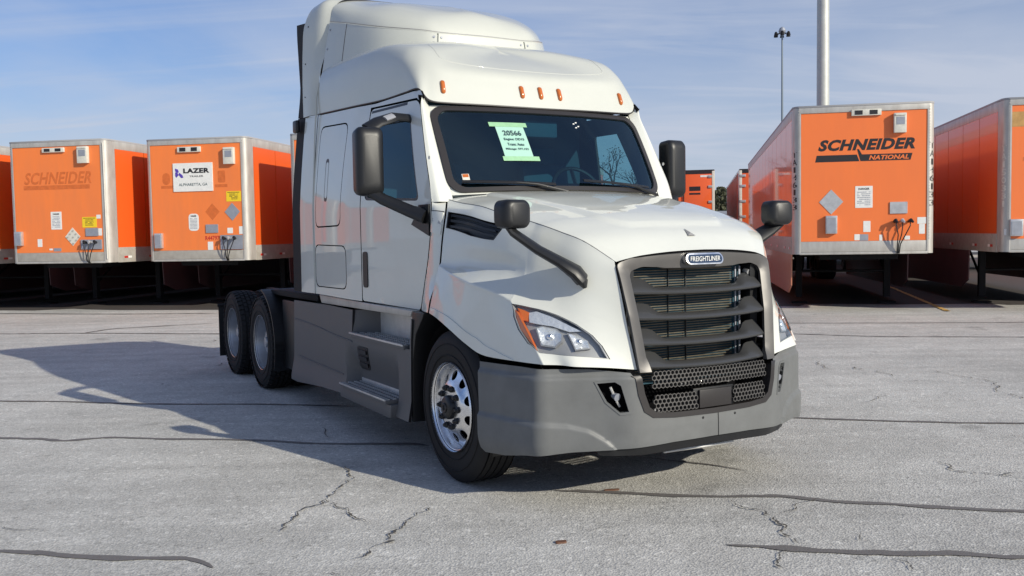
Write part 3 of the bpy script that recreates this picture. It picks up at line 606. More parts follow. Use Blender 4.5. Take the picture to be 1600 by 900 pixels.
def fit_seam(c):
    c = list(c)
    if c[0][0] < -.8:
        x = c[0][0]; zt = float(np.interp(x, [-2.8, -1.55, -.92, -.80], [2.782, 2.735, 2.748, 2.742])); y0 = float(ysd(np.array(x), np.array(zt)))+.002
        c[0] = (x, y0, zt+.010); c[1] = (c[1][0], min(c[1][1], y0+.0), c[1][2]); c[2] = (c[2][0], min(c[2][1], y0-.022), c[2][2]); c[3] = (c[3][0], min(c[3][1], y0-.085), c[3][2])
    return c
CAP = [fit_seam(c) for c in CAP]
CAPF = surf([mc(c) for c in CAP]+CAP[:-1][::-1])
cap = skin('roof_cap', CAPF, [(0, .0), (1, .0), (1, 1), (0, 1)], step=(.0125, .03), thick=.02, m=CAPW, parent=TR, back=DARKIN, ref=(-1.9, 0, 2.4), auto=60)
def curve_on(fn, uv, n=60, off=0.0, ref=(-1.9, 0, 2.4)):
    c = catmull(np.array(uv, float)); P = c(np.linspace(0, 1, n)); return fn(P)+fnormal(fn, P, ref)*off
sq = curve_on(CAPF, [(0, .004), (.25, .004), (.5, .004), (.75, .004), (1, .004)], 120, -.004)
MB().tube([tuple(p) for p in sq], .007, 6).build('roof_seam', GASKET, TR)
for s in (-1, 1):   # pressed outline on the roof
    uv = [(.5+s*.0, .50), (.5+s*.09, .50), (.5+s*.15, .52), (.5+s*.17, .56), (.5+s*.2, .62), (.5+s*.26, .66)]
    MB().tube([tuple(p) for p in curve_on(CAPF, uv, 50, -.0005)], .003, 6).build('pressed_line', CAPW, TR, auto=80)
def frame_at(fn, target, ref, n=700):
    u, v = np.meshgrid(np.linspace(0, 1, n), np.linspace(0, 1, n), indexing='ij'); P = np.stack([u.ravel(), v.ravel()], 1); Q = fn(P)
    k = ((Q-np.array(target))**2).sum(1).argmin(); p = P[k:k+1]; nn = fnormal(fn, p, ref)[0]; return Q[k], nn
for y in (-.806, -.174, 0, .174, .806):
    x0 = -.823 if abs(y) > .5 else -.72
    p, nn = frame_at(CAPF, (x0, y, 2.757), (-1.9, 0, 2.4)); upv = np.array([0, 0, 1.])-nn*nn[2]; upv /= np.linalg.norm(upv); sd_ = np.cross(upv, nn)
    V = []; 
    for rs_, h in ((1.0, -.01), (1.0, .006), (.82, .016), (.4, .021)):
        for a, b in rr2(-.018*rs_, -.055*rs_, .018*rs_, .055*rs_, .017*rs_, 4): V.append(p+sd_*a+upv*b+nn*h)
    n = len(rr2(0, 0, 1, 1, .1, 4)); Fs = [(i*n+k, i*n+(k+1) % n, (i+1)*n+(k+1) % n, (i+1)*n+k) for i in range(3) for k in range(n)]+[tuple(3*n+k for k in range(n))]
    MB().add(V, Fs).build('marker_lamp', AMBER, TR, auto=50)
# --- roof fairing
FA = [
 [(-1.60, 0, 3.19), (-1.615, 0, 3.365), (-1.69, 0, 3.51), (-1.82, 0, 3.62), (-2.06, 0, 3.71)],
 [(-1.62, .39, 3.17), (-1.635, .38, 3.365), (-1.71, .33, 3.50), (-1.85, .24, 3.61), (-2.14, 0, 3.73)],
 [(-1.70, .59, 3.13), (-1.72, .57, 3.39), (-1.79, .50, 3.53), (-2.0, .36, 3.66), (-2.3, 0, 3.78)],
 [(-2.0, .85, 3.10), (-2.01, .81, 3.45), (-2.1, .71, 3.63), (-2.3, .5, 3.76), (-2.5, 0, 3.83)],
 [(-2.45, 1.02, 3.08), (-2.45, .94, 3.56), (-2.48, .85, 3.72), (-2.6, .55, 3.82), (-2.7, 0, 3.85)],
 [(-2.80, 1.09, 3.08), (-2.76, 1.0, 3.63), (-2.76, .93, 3.81), (-2.8, .6, 3.88), (-2.85, 0, 3.90)]]
FAF = surf([mc(c) for c in FA[::-1]]+FA[1:])
fair = skin('roof_fairing', FAF, [(0, 0), (1, 0), (1, 1), (0, 1)], step=(.02, .04), thick=.02, m=CAPW, parent=TR, back=BLACKP, ref=(-2.6, 0, 3.1), auto=60)
for vv_, rad_, mm_ in ((.262, .004, LAMPIN), (.25, .006, CAPW)):
    q = curve_on(FAF, [(.005, vv_), (.25, vv_), (.5, vv_), (.75, vv_), (.995, vv_)], 120, .010, (-2.6, 0, 3.1)); MB().tube([tuple(p) for p in q], rad_, 6).build('trim_lip', mm_, fair)
for u_ in (.10, .90):
    q = curve_on(FAF, [(u_, .03), (u_, .13), (u_, .25)], 20, .012, (-2.6, 0, 3.1)); MB().tube([tuple(p) for p in q], .005, 6).build('panel_seam', GASKET, fair)
# trim band along its foot, in panels with rivets
for a, b in ((.004, .37), (.376, .60), (.606, .996)):
    st = skin('fairing_trim', FAF, [(a, .03), (b, .03), (b, .25), (a, .25)], step=(.02, .05), thick=.014, m=CAPW, parent=fair, ref=(-2.6, 0, 3.1), off=.014)
    for uu_ in (a+.012, b-.012):
        for vv_ in (.12, .2):
            q = FAF(np.array([(uu_, vv_)])); nn = fnormal(FAF, np.array([(uu_, vv_)]), (-2.6, 0, 3.1))
            MB().tube([tuple(q[0]), tuple(q[0]+nn[0]*.019)], .010, 8).build('rivet', GREYD, st)
# flared rear wings of the roof fairing
for s in (-1, 1):
    WG = [[(-2.80, 1.085, 2.80), (-2.815, 1.09, 3.05), (-2.80, 1.09, 3.2), (-2.77, 1.03, 3.42), (-2.755, .995, 3.63), (-2.755, .93, 3.81), (-2.79, .75, 3.88), (-2.84, 0, 3.90)],
          [(-2.95, 1.15, 2.80), (-2.95, 1.14, 3.05), (-2.95, 1.135, 3.2), (-2.90, 1.10, 3.42), (-2.86, 1.08, 3.63), (-2.86, 1.02, 3.84), (-2.9, .80, 3.90), (-2.95, 0, 3.91)],
          [(-3.13, 1.165, 2.80), (-3.13, 1.165, 3.05), (-3.12, 1.165, 3.2), (-3.11, 1.16, 3.42), (-3.09, 1.14, 3.66), (-3.06, 1.04, 3.84), (-3.08, .80, 3.92), (-3.1, 0, 3.93)]]
    wf = mir(surf(WG), s); wg = skin('fairing_wing', wf, [(0, 0), (1, 0), (1, .999), (0, .999)], step=(.1, .03), thick=.02, m=CAPW, parent=TR, back=BLACKP, ref=(-2.9, 0, 2.0), auto=60)
    for vv_ in (.1, .35, .56):
        q = wf(np.array([(.85, vv_)])); nn = fnormal(wf, np.array([(.85, vv_)]), (-2.9, 0, 2.0)); MB().tube([tuple(q[0]), tuple(q[0]+nn[0]*.004)], .007, 8).build('screw', BLACKP, wg)
    for uv_ in ((.16, .19), (.09, .12), (.27, .14), (.03, .08)):
        a = uv_[0]; u_ = a if s < 0 else 1-a; q = FAF(np.array([(u_, uv_[1])])); nn = fnormal(FAF, np.array([(u_, uv_[1])]), (-2.6, 0, 3.1)); MB().tube([tuple(q[0]+nn[0]*.006), tuple(q[0]+nn[0]*.012)], .007, 8).build('screw', BLACKP, fair)
# bright lip along the rear edge of the roof
for s in (-1, 1):
    u_ = 0 if s < 0 else 1
    MB().tube([(-2.805, s*1.203, 1.15), (-2.805, s*1.203, 1.9), (-2.805, s*1.16, 2.65), (-2.80, s*1.148, 2.80), (-2.80, s*1.14, 2.95), (-2.78, s*1.115, 3.08)], .008, 6).build('rear_edge_strip', CAPW, TR)

# --- windscreen
def WS(P):
    P = np.asarray(P); u, v = P[:, 0], P[:, 1]; g = 1-np.abs(u)**2.3
    x = (-.43+.165*g)*(1-v)+(-.797+.125*g)*v+.018*np.sin(np.pi*np.clip(v, 0, 1)); y = (.945-.008*v)*u; z = 1.962+.018*g*(1-v)+(.654+.0*g)*v
    return np.stack([x, y, z], 1)
wo = round_poly([(-1.0, -.01), (1.0, -.01), (1.0, .99), (-1.0, .99)], [(.13)]*4)
def wrr(a0, b0, a1, b1, ra, rb, n=6):
    P = []
    for cx, cy, a in ((a1-ra, b1-rb, 0), (a0+ra, b1-rb, 90), (a0+ra, b0+rb, 180), (a1-ra, b0+rb, 270)):
        for k in range(n+1):
            t = math.radians(a+90*k/n); P.append((cx+ra*math.cos(t), cy+rb*math.sin(t)))
    return P
RW = (-1.2, 0, 2.2)
skin('windscreen_gasket', WS, wrr(-1.005, -.005, 1.005, 1.01, .12, .17), [wrr(-.955, .045, .955, .955, .10, .14)], step=(.05, .06), thick=.03, m=GASKET, parent=TR, ref=RW, off=.014)
skin('windscreen', WS, wrr(-.97, .03, .97, .97, .10, .14), step=(.05, .08), thick=0, m=WGLASS, parent=TR, ref=RW, off=.002)
skin('windscreen_frit', WS, wrr(-.965, .035, .965, .965, .10, .14), [wrr(-.925, .085, .925, .93, .09, .12)], step=(.05, .06), thick=.002, m=DARKIN, parent=TR, ref=RW, off=.0015)
# white corner blocks outside the gasket curve
skin('windscreen_surround', WS, [(-1.03, -.02), (1.03, -.02), (1.03, 1.035), (-1.03, 1.035)], [wrr(-.985, .015, .985, .99, .11, .16)], step=(.05, .06), thick=.03, m=PAINT, parent=TR, ref=RW, off=-.006)
MB().prism([(-.55, 1.80), (-.27, 1.80), (-.27, 1.89), (-.40, 1.90), (-.55, 1.90)], -.85, .85, lambda a, b, c: (a, c, b)).build('cowl_panel', BLACKP, TR)
# wipers
for (y0, y1, yc) in ((-.86, -.08, -.30), (.10, .86, .62)):
    u_ = lambda y: y/.945
    bl = [tuple(WS(np.array([(u_(y0+(y1-y0)*t), .105-.055*t)]))[0]+np.array([.03, 0, .012])) for t in np.linspace(0, .9, 12)]
    wp = MB().tube(bl, [(.006, .014)]*12, 6).build('wiper', BLACKP, TR)
    e = bl[6]; r_ = WS(np.array([(u_(y1), .0)]))[0]+np.array([.05, 0, -.01])
    MB().tube([e, tuple(np.array(e)*.6+r_*.4+np.array([.012, 0, .012])), tuple(r_)], [.006, .010, .014], 8).build('wiper_arm', BLACKP, wp)
# --- interior
MB().prism([(-.95, 1.55), (-.38, 1.6), (-.36, 1.90), (-.60, 1.955), (-.82, 1.93), (-.95, 1.82)], -.98, .98, lambda a, b, c: (a, c, b)).build('dashboard', INTER2, TR, bevel=.02)
MB().prism([(-.82, 1.9), (-.60, 1.93), (-.62, 2.0), (-.80, 2.0)], .28, .72, lambda a, b, c: (a, c, b)).build('instrument_hood', INTER, TR, bevel=.03)
sw = MB(); c0 = Vector((-.95, .50, 2.00)); ax1 = Vector((0, 1, 0)); ax2 = Vector((-.45, 0, .89)).normalized()
sw.tube([c0+ax1*.235*math.cos(t)+ax2*.235*math.sin(t) for t in np.linspace(0, 2*math.pi, 41)], .017, 8, cap=False)
for a in (200, 340, 90): sw.tube([c0, c0+ax1*.23*math.cos(math.radians(a))+ax2*.23*math.sin(math.radians(a))], .016, 6)
sw.build('steering_wheel', BLACKP, TR)
for y in (-.52, .52):
    st = MB().box((-1.55, y-.26, 1.45), (-1.05, y+.26, 1.62)).build('seat', INTER, TR, bevel=.05)
    MB().prism([(-1.50, 1.6), (-1.38, 1.6), (-1.50, 2.28), (-1.60, 2.28)], y-.24, y+.24, lambda a, b, c: (a, c, b)).build('seat_back', INTER, st, bevel=.05)
    MB().box((-1.64, y-.13, 2.27), (-1.54, y+.13, 2.44)).build('head_rest', INTER, st, bevel=.04)
# camera housing and ceiling console behind the glass
MB().box((-.80, -.16, 2.42), (-.72, .16, 2.55)).build('camera_housing', INTER, TR, bevel=.02)
for k in range(4):
    a = math.radians(45+90*k+20); yy = .255+.020*math.cos(a); zz = 2.515+.024*math.sin(a); u1 = yy/.94; v1 = (zz-1.97)/.65
    q = WS(np.array([(u1, v1)]))[0]; MB().box((q[0]-.004, q[1]-.0075, q[2]-.004), (q[0]+.006, q[1]+.0075, q[2]+.004)).build('sensor_mark', WHT, TR)
# small windscreen stickers
def wpatch(name, y0, z0, y1, z1, m, parent=None, off=-.006, skew=0):
    P = [(y0/.942, (z0-1.966)/.654), (y1/.942, (z0-1.966)/.654), ((y1+skew)/.942, (z1-1.966)/.654), ((y0+skew)/.942, (z1-1.966)/.654)]
    return skin(name, WS, P, step=(.04, .06), thick=.001, m=m, parent=parent, ref=RW, off=off)
stk = wpatch('inspection_sticker', -.835, 2.035, -.785, 2.10, CREAM, TR, .006); wpatch('sticker_print', -.83, 2.075, -.79, 2.097, AMBER, stk, .008)
# --- mirrors
def mirror(name, c, w, d, h, s, rr_=.045, yaw=0):
    V = []; prof = [(-1, .80), (-.6, .97), (0, 1.0), (.5, .97), (.85, .84), (1, .55)]
    pts = rr2(-w/2, -h/2, w/2, h/2, rr_, 5); n = len(pts)
    for t, k in prof:
        for a, b in pts:
            V.append((t*d/2, a*k if t > 0 else a*(.96+.04*(1+t)), b*(1-(1-k)*.6 if t > 0 else (.97+.03*(1+t)))))
    Fs = [(i*n+k, i*n+(k+1) % n, (i+1)*n+(k+1) % n, (i+1)*n+k) for i in range(len(prof)-1) for k in range(n)]+[tuple(range(n))[::-1], tuple((len(prof)-1)*n+k for k in range(n))]
    o = MB().add(V, Fs).build(name, MIRB, TR, auto=50, loc=c, rot=(0, 0, yaw))
    g = rr2(-w*.43, -h*.45, w*.43, h*.45, rr_*.8, 4); MB().add([(-d/2-.002, a, b) for a, b in g], [tuple(range(len(g)))]).build('mirror_glass', MIRG, o, auto=0)
    return o
for s in (-1, 1):
    o = mirror('door_mirror', (-.812, s*1.407, 2.205), .205, .15, .50, s, .05, s*.10)
    MB().box((.04, s*.045-.006, -.21), (.068, s*.045+.006, .2)).build('mirror_trim', ALU if 0 else MIRB, o, bevel=.005)
    MB().tube([(-.80, s*1.40, 1.985), (-.74, s*1.33, 1.93), (-.60, s*1.18, 1.84), (-.50, s*1.10, 1.80)], [(.03, .045), (.036, .05), (.04, .055), (.05, .07)], 12).build('mirror_arm', BLACKP, TR)
    if s < 0: MB().tube([(-.81, s*1.41, 2.44), (-.83, s*1.32, 2.495), (-.87, s*1.17, 2.545), (-.92, s*1.02, 2.545)], [(.022, .06), (.022, .055), (.024, .05), (.026, .05)], 12).build('mirror_arm', BLACKP, TR)
    if s < 0: MB().tube([(-.815, s*1.27, 2.52), (-.845, s*1.19, 2.55)], [(.01, .028)]*2, 6).build('arm_glint', SILVER, TR)  # pale silver piece standing in for reflections on the arm
    pb = [(-.455, 1.66), (-.72, 1.745), (-.66, 1.80), (-.60, 1.885), (-.452, 1.885)]
    skin('mirror_base', mir(CS, s), pb, step=(.05, .05), thick=.03, m=BLACKP, parent=TR, ref=REFC, off=.014)
    o = mirror('hood_mirror', (.735, s*1.088, 1.782), .20, .13, .175, s, .05, s*(-.12))
    MB().tube([(.71, s*1.125, 1.735), (.74, s*1.09, 1.67), (.84, s*.98, 1.565), (.93, s*.88, 1.49), (.985, s*.81, 1.43), (.995, s*.775, 1.385)] if s < 0 else [(.72, 1.11, 1.72), (.70, 1.04, 1.665), (.68, .95, 1.615), (.66, .86, 1.57)], [(.024, .052), (.026, .056), (.030, .062), (.034, .072), (.046, .095), (.045, .085)][:6 if s < 0 else 4], 12).build('hood_mirror_arm', BLACKP, TR)
    MB().tube([(.99, s*.80, 1.43), (1.01, s*.775, 1.37), (1.015, s*.765, 1.335)] if s < 0 else [(.70, .85, 1.57), (.68, .84, 1.54), (.66, .84, 1.52)], [(.034, .055), (.032, .045), (.012, .02)], 10).build('arm_foot', BLACKP, TR)
# --- side skirts, steps
def SK(P):
    P = np.asarray(P); x, z = P[:, 0], P[:, 1]
    fl = .03*sstep(.50, .42, z)*0+.028*np.clip((.46-z)/.16, 0, 1)-.02*sstep(.93, .97, z)*0
    y = 1.195+fl-.10*sstep(-2.02, -1.93, x)*(1-sstep(-.93, -.86, x))*sstep(.80, .47, z)*sstep(.38, .40, z)-.10*sstep(-2.15, -1.95, x)*sstep(-.72, -.86, x)*sstep(.47, .45, z)*0
    return np.stack([x, y, z], 1)
for s in (-1, 1):
    sk = mir(SK, s); RS = (-2, 0, .6)
    o = [(-3.52, 1.045), (-3.56, .62), (-3.60, .25), (-3.40, .245), (-2.6, .30), (-2.08, .315), (-2.06, .405), (-.98, .405), (-.96, .31), (-.63, .305), (-.625, .6), (-.61, .90), (-.585, 1.055), (-.60, 1.06), (-.64, .835), (-1.86, .845), (-1.83, 1.05), (-2.5, 1.055)]
    vent = round_poly([(-1.88, .55), (-1.66, .55), (-1.50, .76), (-1.74, .76)], .03)
    skt = skin('side_skirt', sk, o, step=(.04, .04), thick=.02, m=SKIRTM, parent=TR, back=BLACKP, ref=RS)
    skin('skirt_vent', sk, vent, step=.04, thick=.012, m=BLACKP, parent=skt, ref=RS, off=.004)
    for k in range(3): skin('vent_rib', sk, [(-1.735-.045*k, .735-.06*k), (-1.545-.045*k, .735-.06*k), (-1.57-.045*k, .70-.06*k), (-1.76-.045*k, .70-.06*k)], step=.05, thick=.02, m=GASKET, parent=skt, ref=RS, off=.014)
    # pressed lines on the skirt
    for pl in ([(-3.52, .86), (-2.9, .84), (-2.3, .80), (-1.86, .78)], [(-3.4, .50), (-2.9, .49), (-2.1, .475)]):
        q = curve_on(sk, pl, 24, -.001, RS); MB().tube([tuple(p) for p in q], [(.005, .012)]*24, 6).build('pressed_line', SKIRTM, skt, auto=80)
    # upper step recess
    MB().box((-1.86, s*.985, .80), (-.60, s*.995, 1.12)).build('step_backing_plate', ALU, TR)
    MB().add([(-1.86, s*1.195, .84), (-1.86, s*1.195, 1.05), (-1.70, s*.99, 1.05), (-1.70, s*.99, .84), (-1.87, s*1.195, .84), (-1.87, s*1.195, 1.05), (-1.75, s*.985, 1.05), (-1.75, s*.985, .84)], [(0, 1, 2, 3), (7, 6, 5, 4)]).build('step_recess_wall', SKIRTM, TR, auto=0)
    def tread(x0, x1, ya, yb, z, name):
        b = MB().box((x0, s*ya, z-.03), (x1, s*yb, z)); t = b.build(name, SKIRTM, TR, bevel=.006)
        g = MB()
        nx = 26
        for i in range(nx):
            xx = x0+(x1-x0)*(i+.5)/nx
            for j in range(4):
                yy = ya+(yb-ya)*(j+.5)/4; g.box((xx-.011, s*yy-.012, z-.002), (xx+.011, s*yy+.012, z+.007))
        tagit(g.build('tread_grip', ALU, t, auto=0), kind='stuff')
        MB().box((x0, s*yb-.008, z-.006), (x1, s*yb+.008, z+.009)).build('step_nosing', SILVER, t, bevel=.003); return t
    tread(-1.88, -.72, 1.0, 1.21, .855, 'upper_step'); tread(-1.93, -.90, 1.075, 1.29, .43, 'lower_step')
    MB().box((-1.90, s*1.085, .437), (-.92, s*1.103, .468)).build('step_kick_plate', ALU, TR, bevel=.004)
    MB().prism([(-2.03, .30), (-.88, .29), (-.86, .40), (-1.98, .40)], 1.0, 1.262, lambda a, b, c: (a, s*c, b)).build('step_carrier', SKIRTM, TR, bevel=.02)
    # sill strip below the door
    MB().prism([(-2.72, 1.058), (-.66, 1.072), (-.63, 1.118), (-1.6, 1.125), (-2.78, 1.135)], 1.10, 1.175, lambda a, b, c: (a, s*c, b)).build('sill', TRAL, TR, bevel=.01)
    # flare behind the front wheel
    MB().prism([(-.66, .30), (-.625, .30), (-.61, .75), (-.55, .95), (-.42, 1.08), (-.40, 1.115), (-.60, 1.115), (-.64, .95)], .93, 1.185, lambda a, b, c: (a, s*c, b)).build('wheel_arch_flare', BLACKP, TR, bevel=.01)
    MB().tube([(-3.45, s*.76, .66), (-2.1, s*.76, .66)], .29, 28).build('fuel_tank', ALU, TR)
    MB().box((-7.35, s*.38, .72), (1.0, s*.46, .98)).build('frame_rail', FRAME, TR)
    # quarter fender ahead of the drive wheels
    A = [(-4.74+.64*math.cos(math.radians(a)), .51+.60*math.sin(math.radians(a))) for a in range(-25, 82, 6)]
    n = len(A); V = [(x, s*y, z) for y in (.62, 1.245) for x, z in A]+[(x*1.0+(.02), s*y, z+.02) for y in (.62, 1.245) for x, z in A]
    qf = MB(); 
    for k, (x, z) in enumerate(A[:-1]):
        x2, z2 = A[k+1]; qf.add([(x, s*.62, z), (x2, s*.62, z2), (x2, s*1.25, z2), (x, s*1.25, z), (x+.015, s*.62, z+.015), (x2+.015, s*.62, z2+.015), (x2+.015, s*1.25, z2+.015), (x+.015, s*1.25, z+.015)], [(0, 1, 2, 3), (7, 6, 5, 4), (0, 4, 5, 1), (2, 6, 7, 3), (3, 7, 4, 0), (1, 5, 6, 2)])
    qf.build('quarter_fender', BLACKP, TR, auto=50)
    # the sunken panel between the skirt and the wheel, deck plate above
    MB().prism([(-4.12, .30), (-3.56, .30), (-3.50, 1.02), (-4.12, 1.02)], .5, 1.15, lambda a, b, c: (a, s*c, b)).build('battery_box', BLACKP, TR, bevel=.02)
    MB().prism([(-4.66, 1.10), (-4.2, 1.115), (-2.9, 1.12), (-2.9, 1.06), (-4.2, 1.055), (-4.66, 1.07)], .35, 1.15, lambda a, b, c: (a, s*c, b)).build('deck_plate', FRAME, TR, bevel=.006)
    MB().box((-6.85, s*.62, .14), (-6.835, s*1.23, .80)).build('mud_flap', RUBBER, TR, bevel=.003)
    MB().tube([(-6.84, s*.35, .83), (-6.84, s*1.24, .80)], .02, 8).build('flap_hanger', FRAME, TR)
for x in (-1.2, -2.6, -4.1, -5.4, -7.1): MB().box((x-.08, -.4, .76), (x+.08, .4, .94)).build('cross_member', FRAME, TR)
MB().lathe([(.001, 0), (.46, 0), (.47, -.05), (.001, -.06)], 32, 'z', (-5.35, 0, 1.18)).build('fifth_wheel', FRAME, TR)
MB().tube([(-3.1, -.3, 1.6), (-3.3, -.32, 1.3), (-3.7, -.25, 1.14), (-4.0, -.35, 1.16)], .018, 8).build('air_line', BLACKP, TR)
MB().tube([(-3.0, -.55, 1.9), (-3.25, -.6, 1.35), (-3.8, -.45, 1.15), (-4.3, -.55, 1.17)], .016, 8).build('air_line', REDD, TR)
for x in (0, -4.74, -6.06): MB().tube([(x, -.9, .51), (x, .9, .51)], .075, 14).build('axle', FRAME, TR)
# --- wheels (built around the y axis, outer face towards -y)
def tyre(name, w, parent, lugs):
    prof = [(.292, -w/2+.012), (.33, -w/2+.002), (.40, -w/2-.004), (.455, -w/2+.002), (.488, -w/2+.018), (.507, -w/2+.04)]
    gr = [-.30, -.1, .1, .3]
    inner = []
    if not lugs: gr = [-.34, -.17, 0, .17, .34]
    for g in gr: inner += [(.510, (g-.022)*w), (.496, (g-.016)*w), (.496, (g+.016)*w), (.510, (g+.022)*w)]
    prof = prof+inner+[(r, -h) for r, h in prof[::-1]]
    b = MB().lathe(prof, 72, 'y'); t = b.build(name, RUBBER, parent, auto=28)
    L_ = MB(); n = 46 if lugs else 60
    for k in range(n):
        a = 2*math.pi*k/n
        for y0, y1, sh in ((-.49, -.33, 0), (.33, .49, .5)) if not lugs else ((-.50, -.30, 0), (-.27, -.12, .5), (-.08, .08, 0), (.12, .27, .5), (.30, .50, 0)):
            a0, a1 = a+sh*2*math.pi/n, a+sh*2*math.pi/n+2*math.pi/n*.66; V = []
            for r in (.497, .516 if lugs else .512):
                for (aa, yy) in ((a0, y0), (a1, y0), (a1, y1), (a0, y1)):
                    rr_ = r-(.014 if abs(yy) > .48 else 0); V.append((rr_*math.cos(aa), yy*w, rr_*math.sin(aa)))
            L_.add(V, [(4, 5, 6, 7), (0, 4, 7, 3), (1, 2, 6, 5), (0, 1, 5, 4), (3, 7, 6, 2)])
    if lugs: tagit(L_.build('tread', RUBBER, t, auto=0), kind='stuff')
    ring = MB()
    for r in (.35, .425): ring.lathe([(r-.003, -w/2-.003), (r, -w/2-.007), (r+.003, -w/2-.003)], 60, 'y')
    ring.build('sidewall_rib', RUBBER, t, auto=60)
    return t
def disc(name, fn, r1, holes, parent, m, r0=.05, n=48):
    circ = lambda cx, cy, r, k: [(cx+r*math.cos(2*math.pi*i/k), cy+r*math.sin(2*math.pi*i/k)) for i in range(k)]
    hs = [circ(rr_*math.cos(a), rr_*math.sin(a), q, 16) for rr_, a, q in holes]
    def f(P): P = np.asarray(P); return np.stack([P[:, 0], fn(np.hypot(P[:, 0], P[:, 1])), P[:, 1]], 1)
    return skin(name, f, circ(0, 0, r1, n), hs, step=(.022, .022), thick=.012, m=m, parent=parent, ref=(0, .5, 0), auto=50)
W0 = bpy.data.objects.new('front_wheel', None); COL.objects.link(W0); W0.parent = TR; W0.location = (0, -1.035, .51)
tyre('tyre', .285, W0, False)
rim = MB().lathe([(.300, -.152), (.304, -.142), (.298, -.132), (.288, -.128), (.283, -.118), (.277, -.07), (.272, .10), (.30, .14)], 64, 'y').build('rim', CHROME, W0, auto=40)
dfn = lambda r: np.interp(r, [0, .11, .162, .175, .195, .235, .262, .278], [-.150, -.150, -.148, -.130, -.118, -.100, -.085, -.062])
disc('wheel_disc', dfn, .276, [(.212, 2*math.pi*(k+.5)/10, .0335) for k in range(10)], W0, CHROME)
MB().lathe([(.26, -.05), (.26, .02), (.001, .02)], 32, 'y').build('brake_drum', DARKIN, W0)
hub = MB().lathe([(.001, -.190), (.045, -.190), (.058, -.186), (.074, -.180), (.080, -.172), (.082, -.145)], 28, 'y').build('hub_cap', BLACKP, W0)
MB().lathe([(.02, -.198), (.03, -.201), (.035, -.195)], 18, 'y').build('hub_plug', GASKET, hub)
for k in range(10):
    a = 2*math.pi*k/10; x, z = .132*math.cos(a), .132*math.sin(a)
    MB().lathe([(.001, -.184), (.010, -.183), (.0125, -.178), (.0145, -.170), (.021, -.166), (.022, -.150)], 10, 'y', (x, 0, z)).build('lug_nut', BLACKP, W0, auto=40)
def dual(x):
    w = bpy.data.objects.new('drive_wheel', None); COL.objects.link(w); w.parent = TR; w.location = (x, -1.105, .51); return w
W1 = dual(-4.74)
tyre('tyre', .265, W1, True)
t2 = tyre('tyre', .265, W1, True); t2.location = (0, .32, 0)
MB().lathe([(.296, -.118), (.302, -.110), (.299, -.098), (.287, -.094), (.280, -.06), (.272, .02), (.262, .055), (.235, .075), (.20, .08), (.17, .07), (.15, .065), (.13, .06)], 64, 'y').build('rim', RIMIN, W1, auto=45)
MB().lathe([(.296, -.121), (.303, -.124), (.308, -.118), (.302, -.108)], 64, 'y').build('rim_lip', CHROME, W1)
MB().lathe([(.14, .07), (.135, -.03), (.12, -.05), (.06, -.055), (.055, -.075), (.001, -.078)], 28, 'y').build('hub', RIMIN, W1, auto=40)
for k in range(10):
    a = 2*math.pi*(k+.5)/10; MB().lathe([(.001, .02), (.014, .022), (.018, .05), (.018, .07)], 8, 'y', (.168*math.cos(a), 0, .168*math.sin(a))).build('lug_nut', RIMIN, W1)
MB().lathe([(.26, .10), (.26, .16), (.001, .16)], 28, 'y').build('brake_drum', DARKIN, W1)
def kids(o): return [c for c in bpy.data.objects if c.parent == o]
def copy_tree(o, parent=None):
    c = o.copy(); COL.objects.link(c); c.parent = parent if parent is not None else o.parent
    for ch in kids(o): copy_tree(ch, c)
    return c
w = copy_tree(W1); w.location = (-6.06, -1.105, .51)
for ch in kids(w): ch.rotation_euler = (0, .3, 0)
for src, x in ((W0, 0), (W1, -4.74), (W1, -6.06)):
    w = copy_tree(src); w.location = (x, 1.035 if src is W0 else 1.105, .51); w.rotation_euler = (0, 0, math.pi)
# --- notice taped inside the windscreen
NT = empty('paper_notice', (0.60086, 6.7921, 0), -1.056378, label='pale green printed paper notice numbered 20566 taped inside the truck windscreen', cat='notice')
pn = wpatch('paper_sheet', -.480, 2.225, -.250, 2.475, PAPERM, NT, .005, 0.0)
wpatch('tape', -.525, 2.470, -.215, 2.505, TAPEM, NT, .007); wpatch('tape', -.500, 2.195, -.205, 2.230, TAPEM, NT, .007)
def wtext(t, yc, zc, w, h, bold):
    def f(a, b, l):
        q = WS(np.array([((yc-w/2+a)/.942, (zc-h/2+b-1.966)/.654)])); nn = fnormal(WS, q[:, 1:]*0+np.array([[(yc)/.942, .5]]), RW); return tuple(q[0]+nn[0]*(.008+.001*l))
    lettering('printed_line', t, w, h, f, PTXT, pn, bold=bold*.35)
wtext('20566', -.362, 2.418, .150, .042, .06); wtext('Engine: DD15', -.362, 2.365, .165, .024, .03); wtext('Trans: Auto', -.362, 2.326, .135, .022, .03); wtext('Mileage: 597,152', -.362, 2.287, .185, .020, .02)
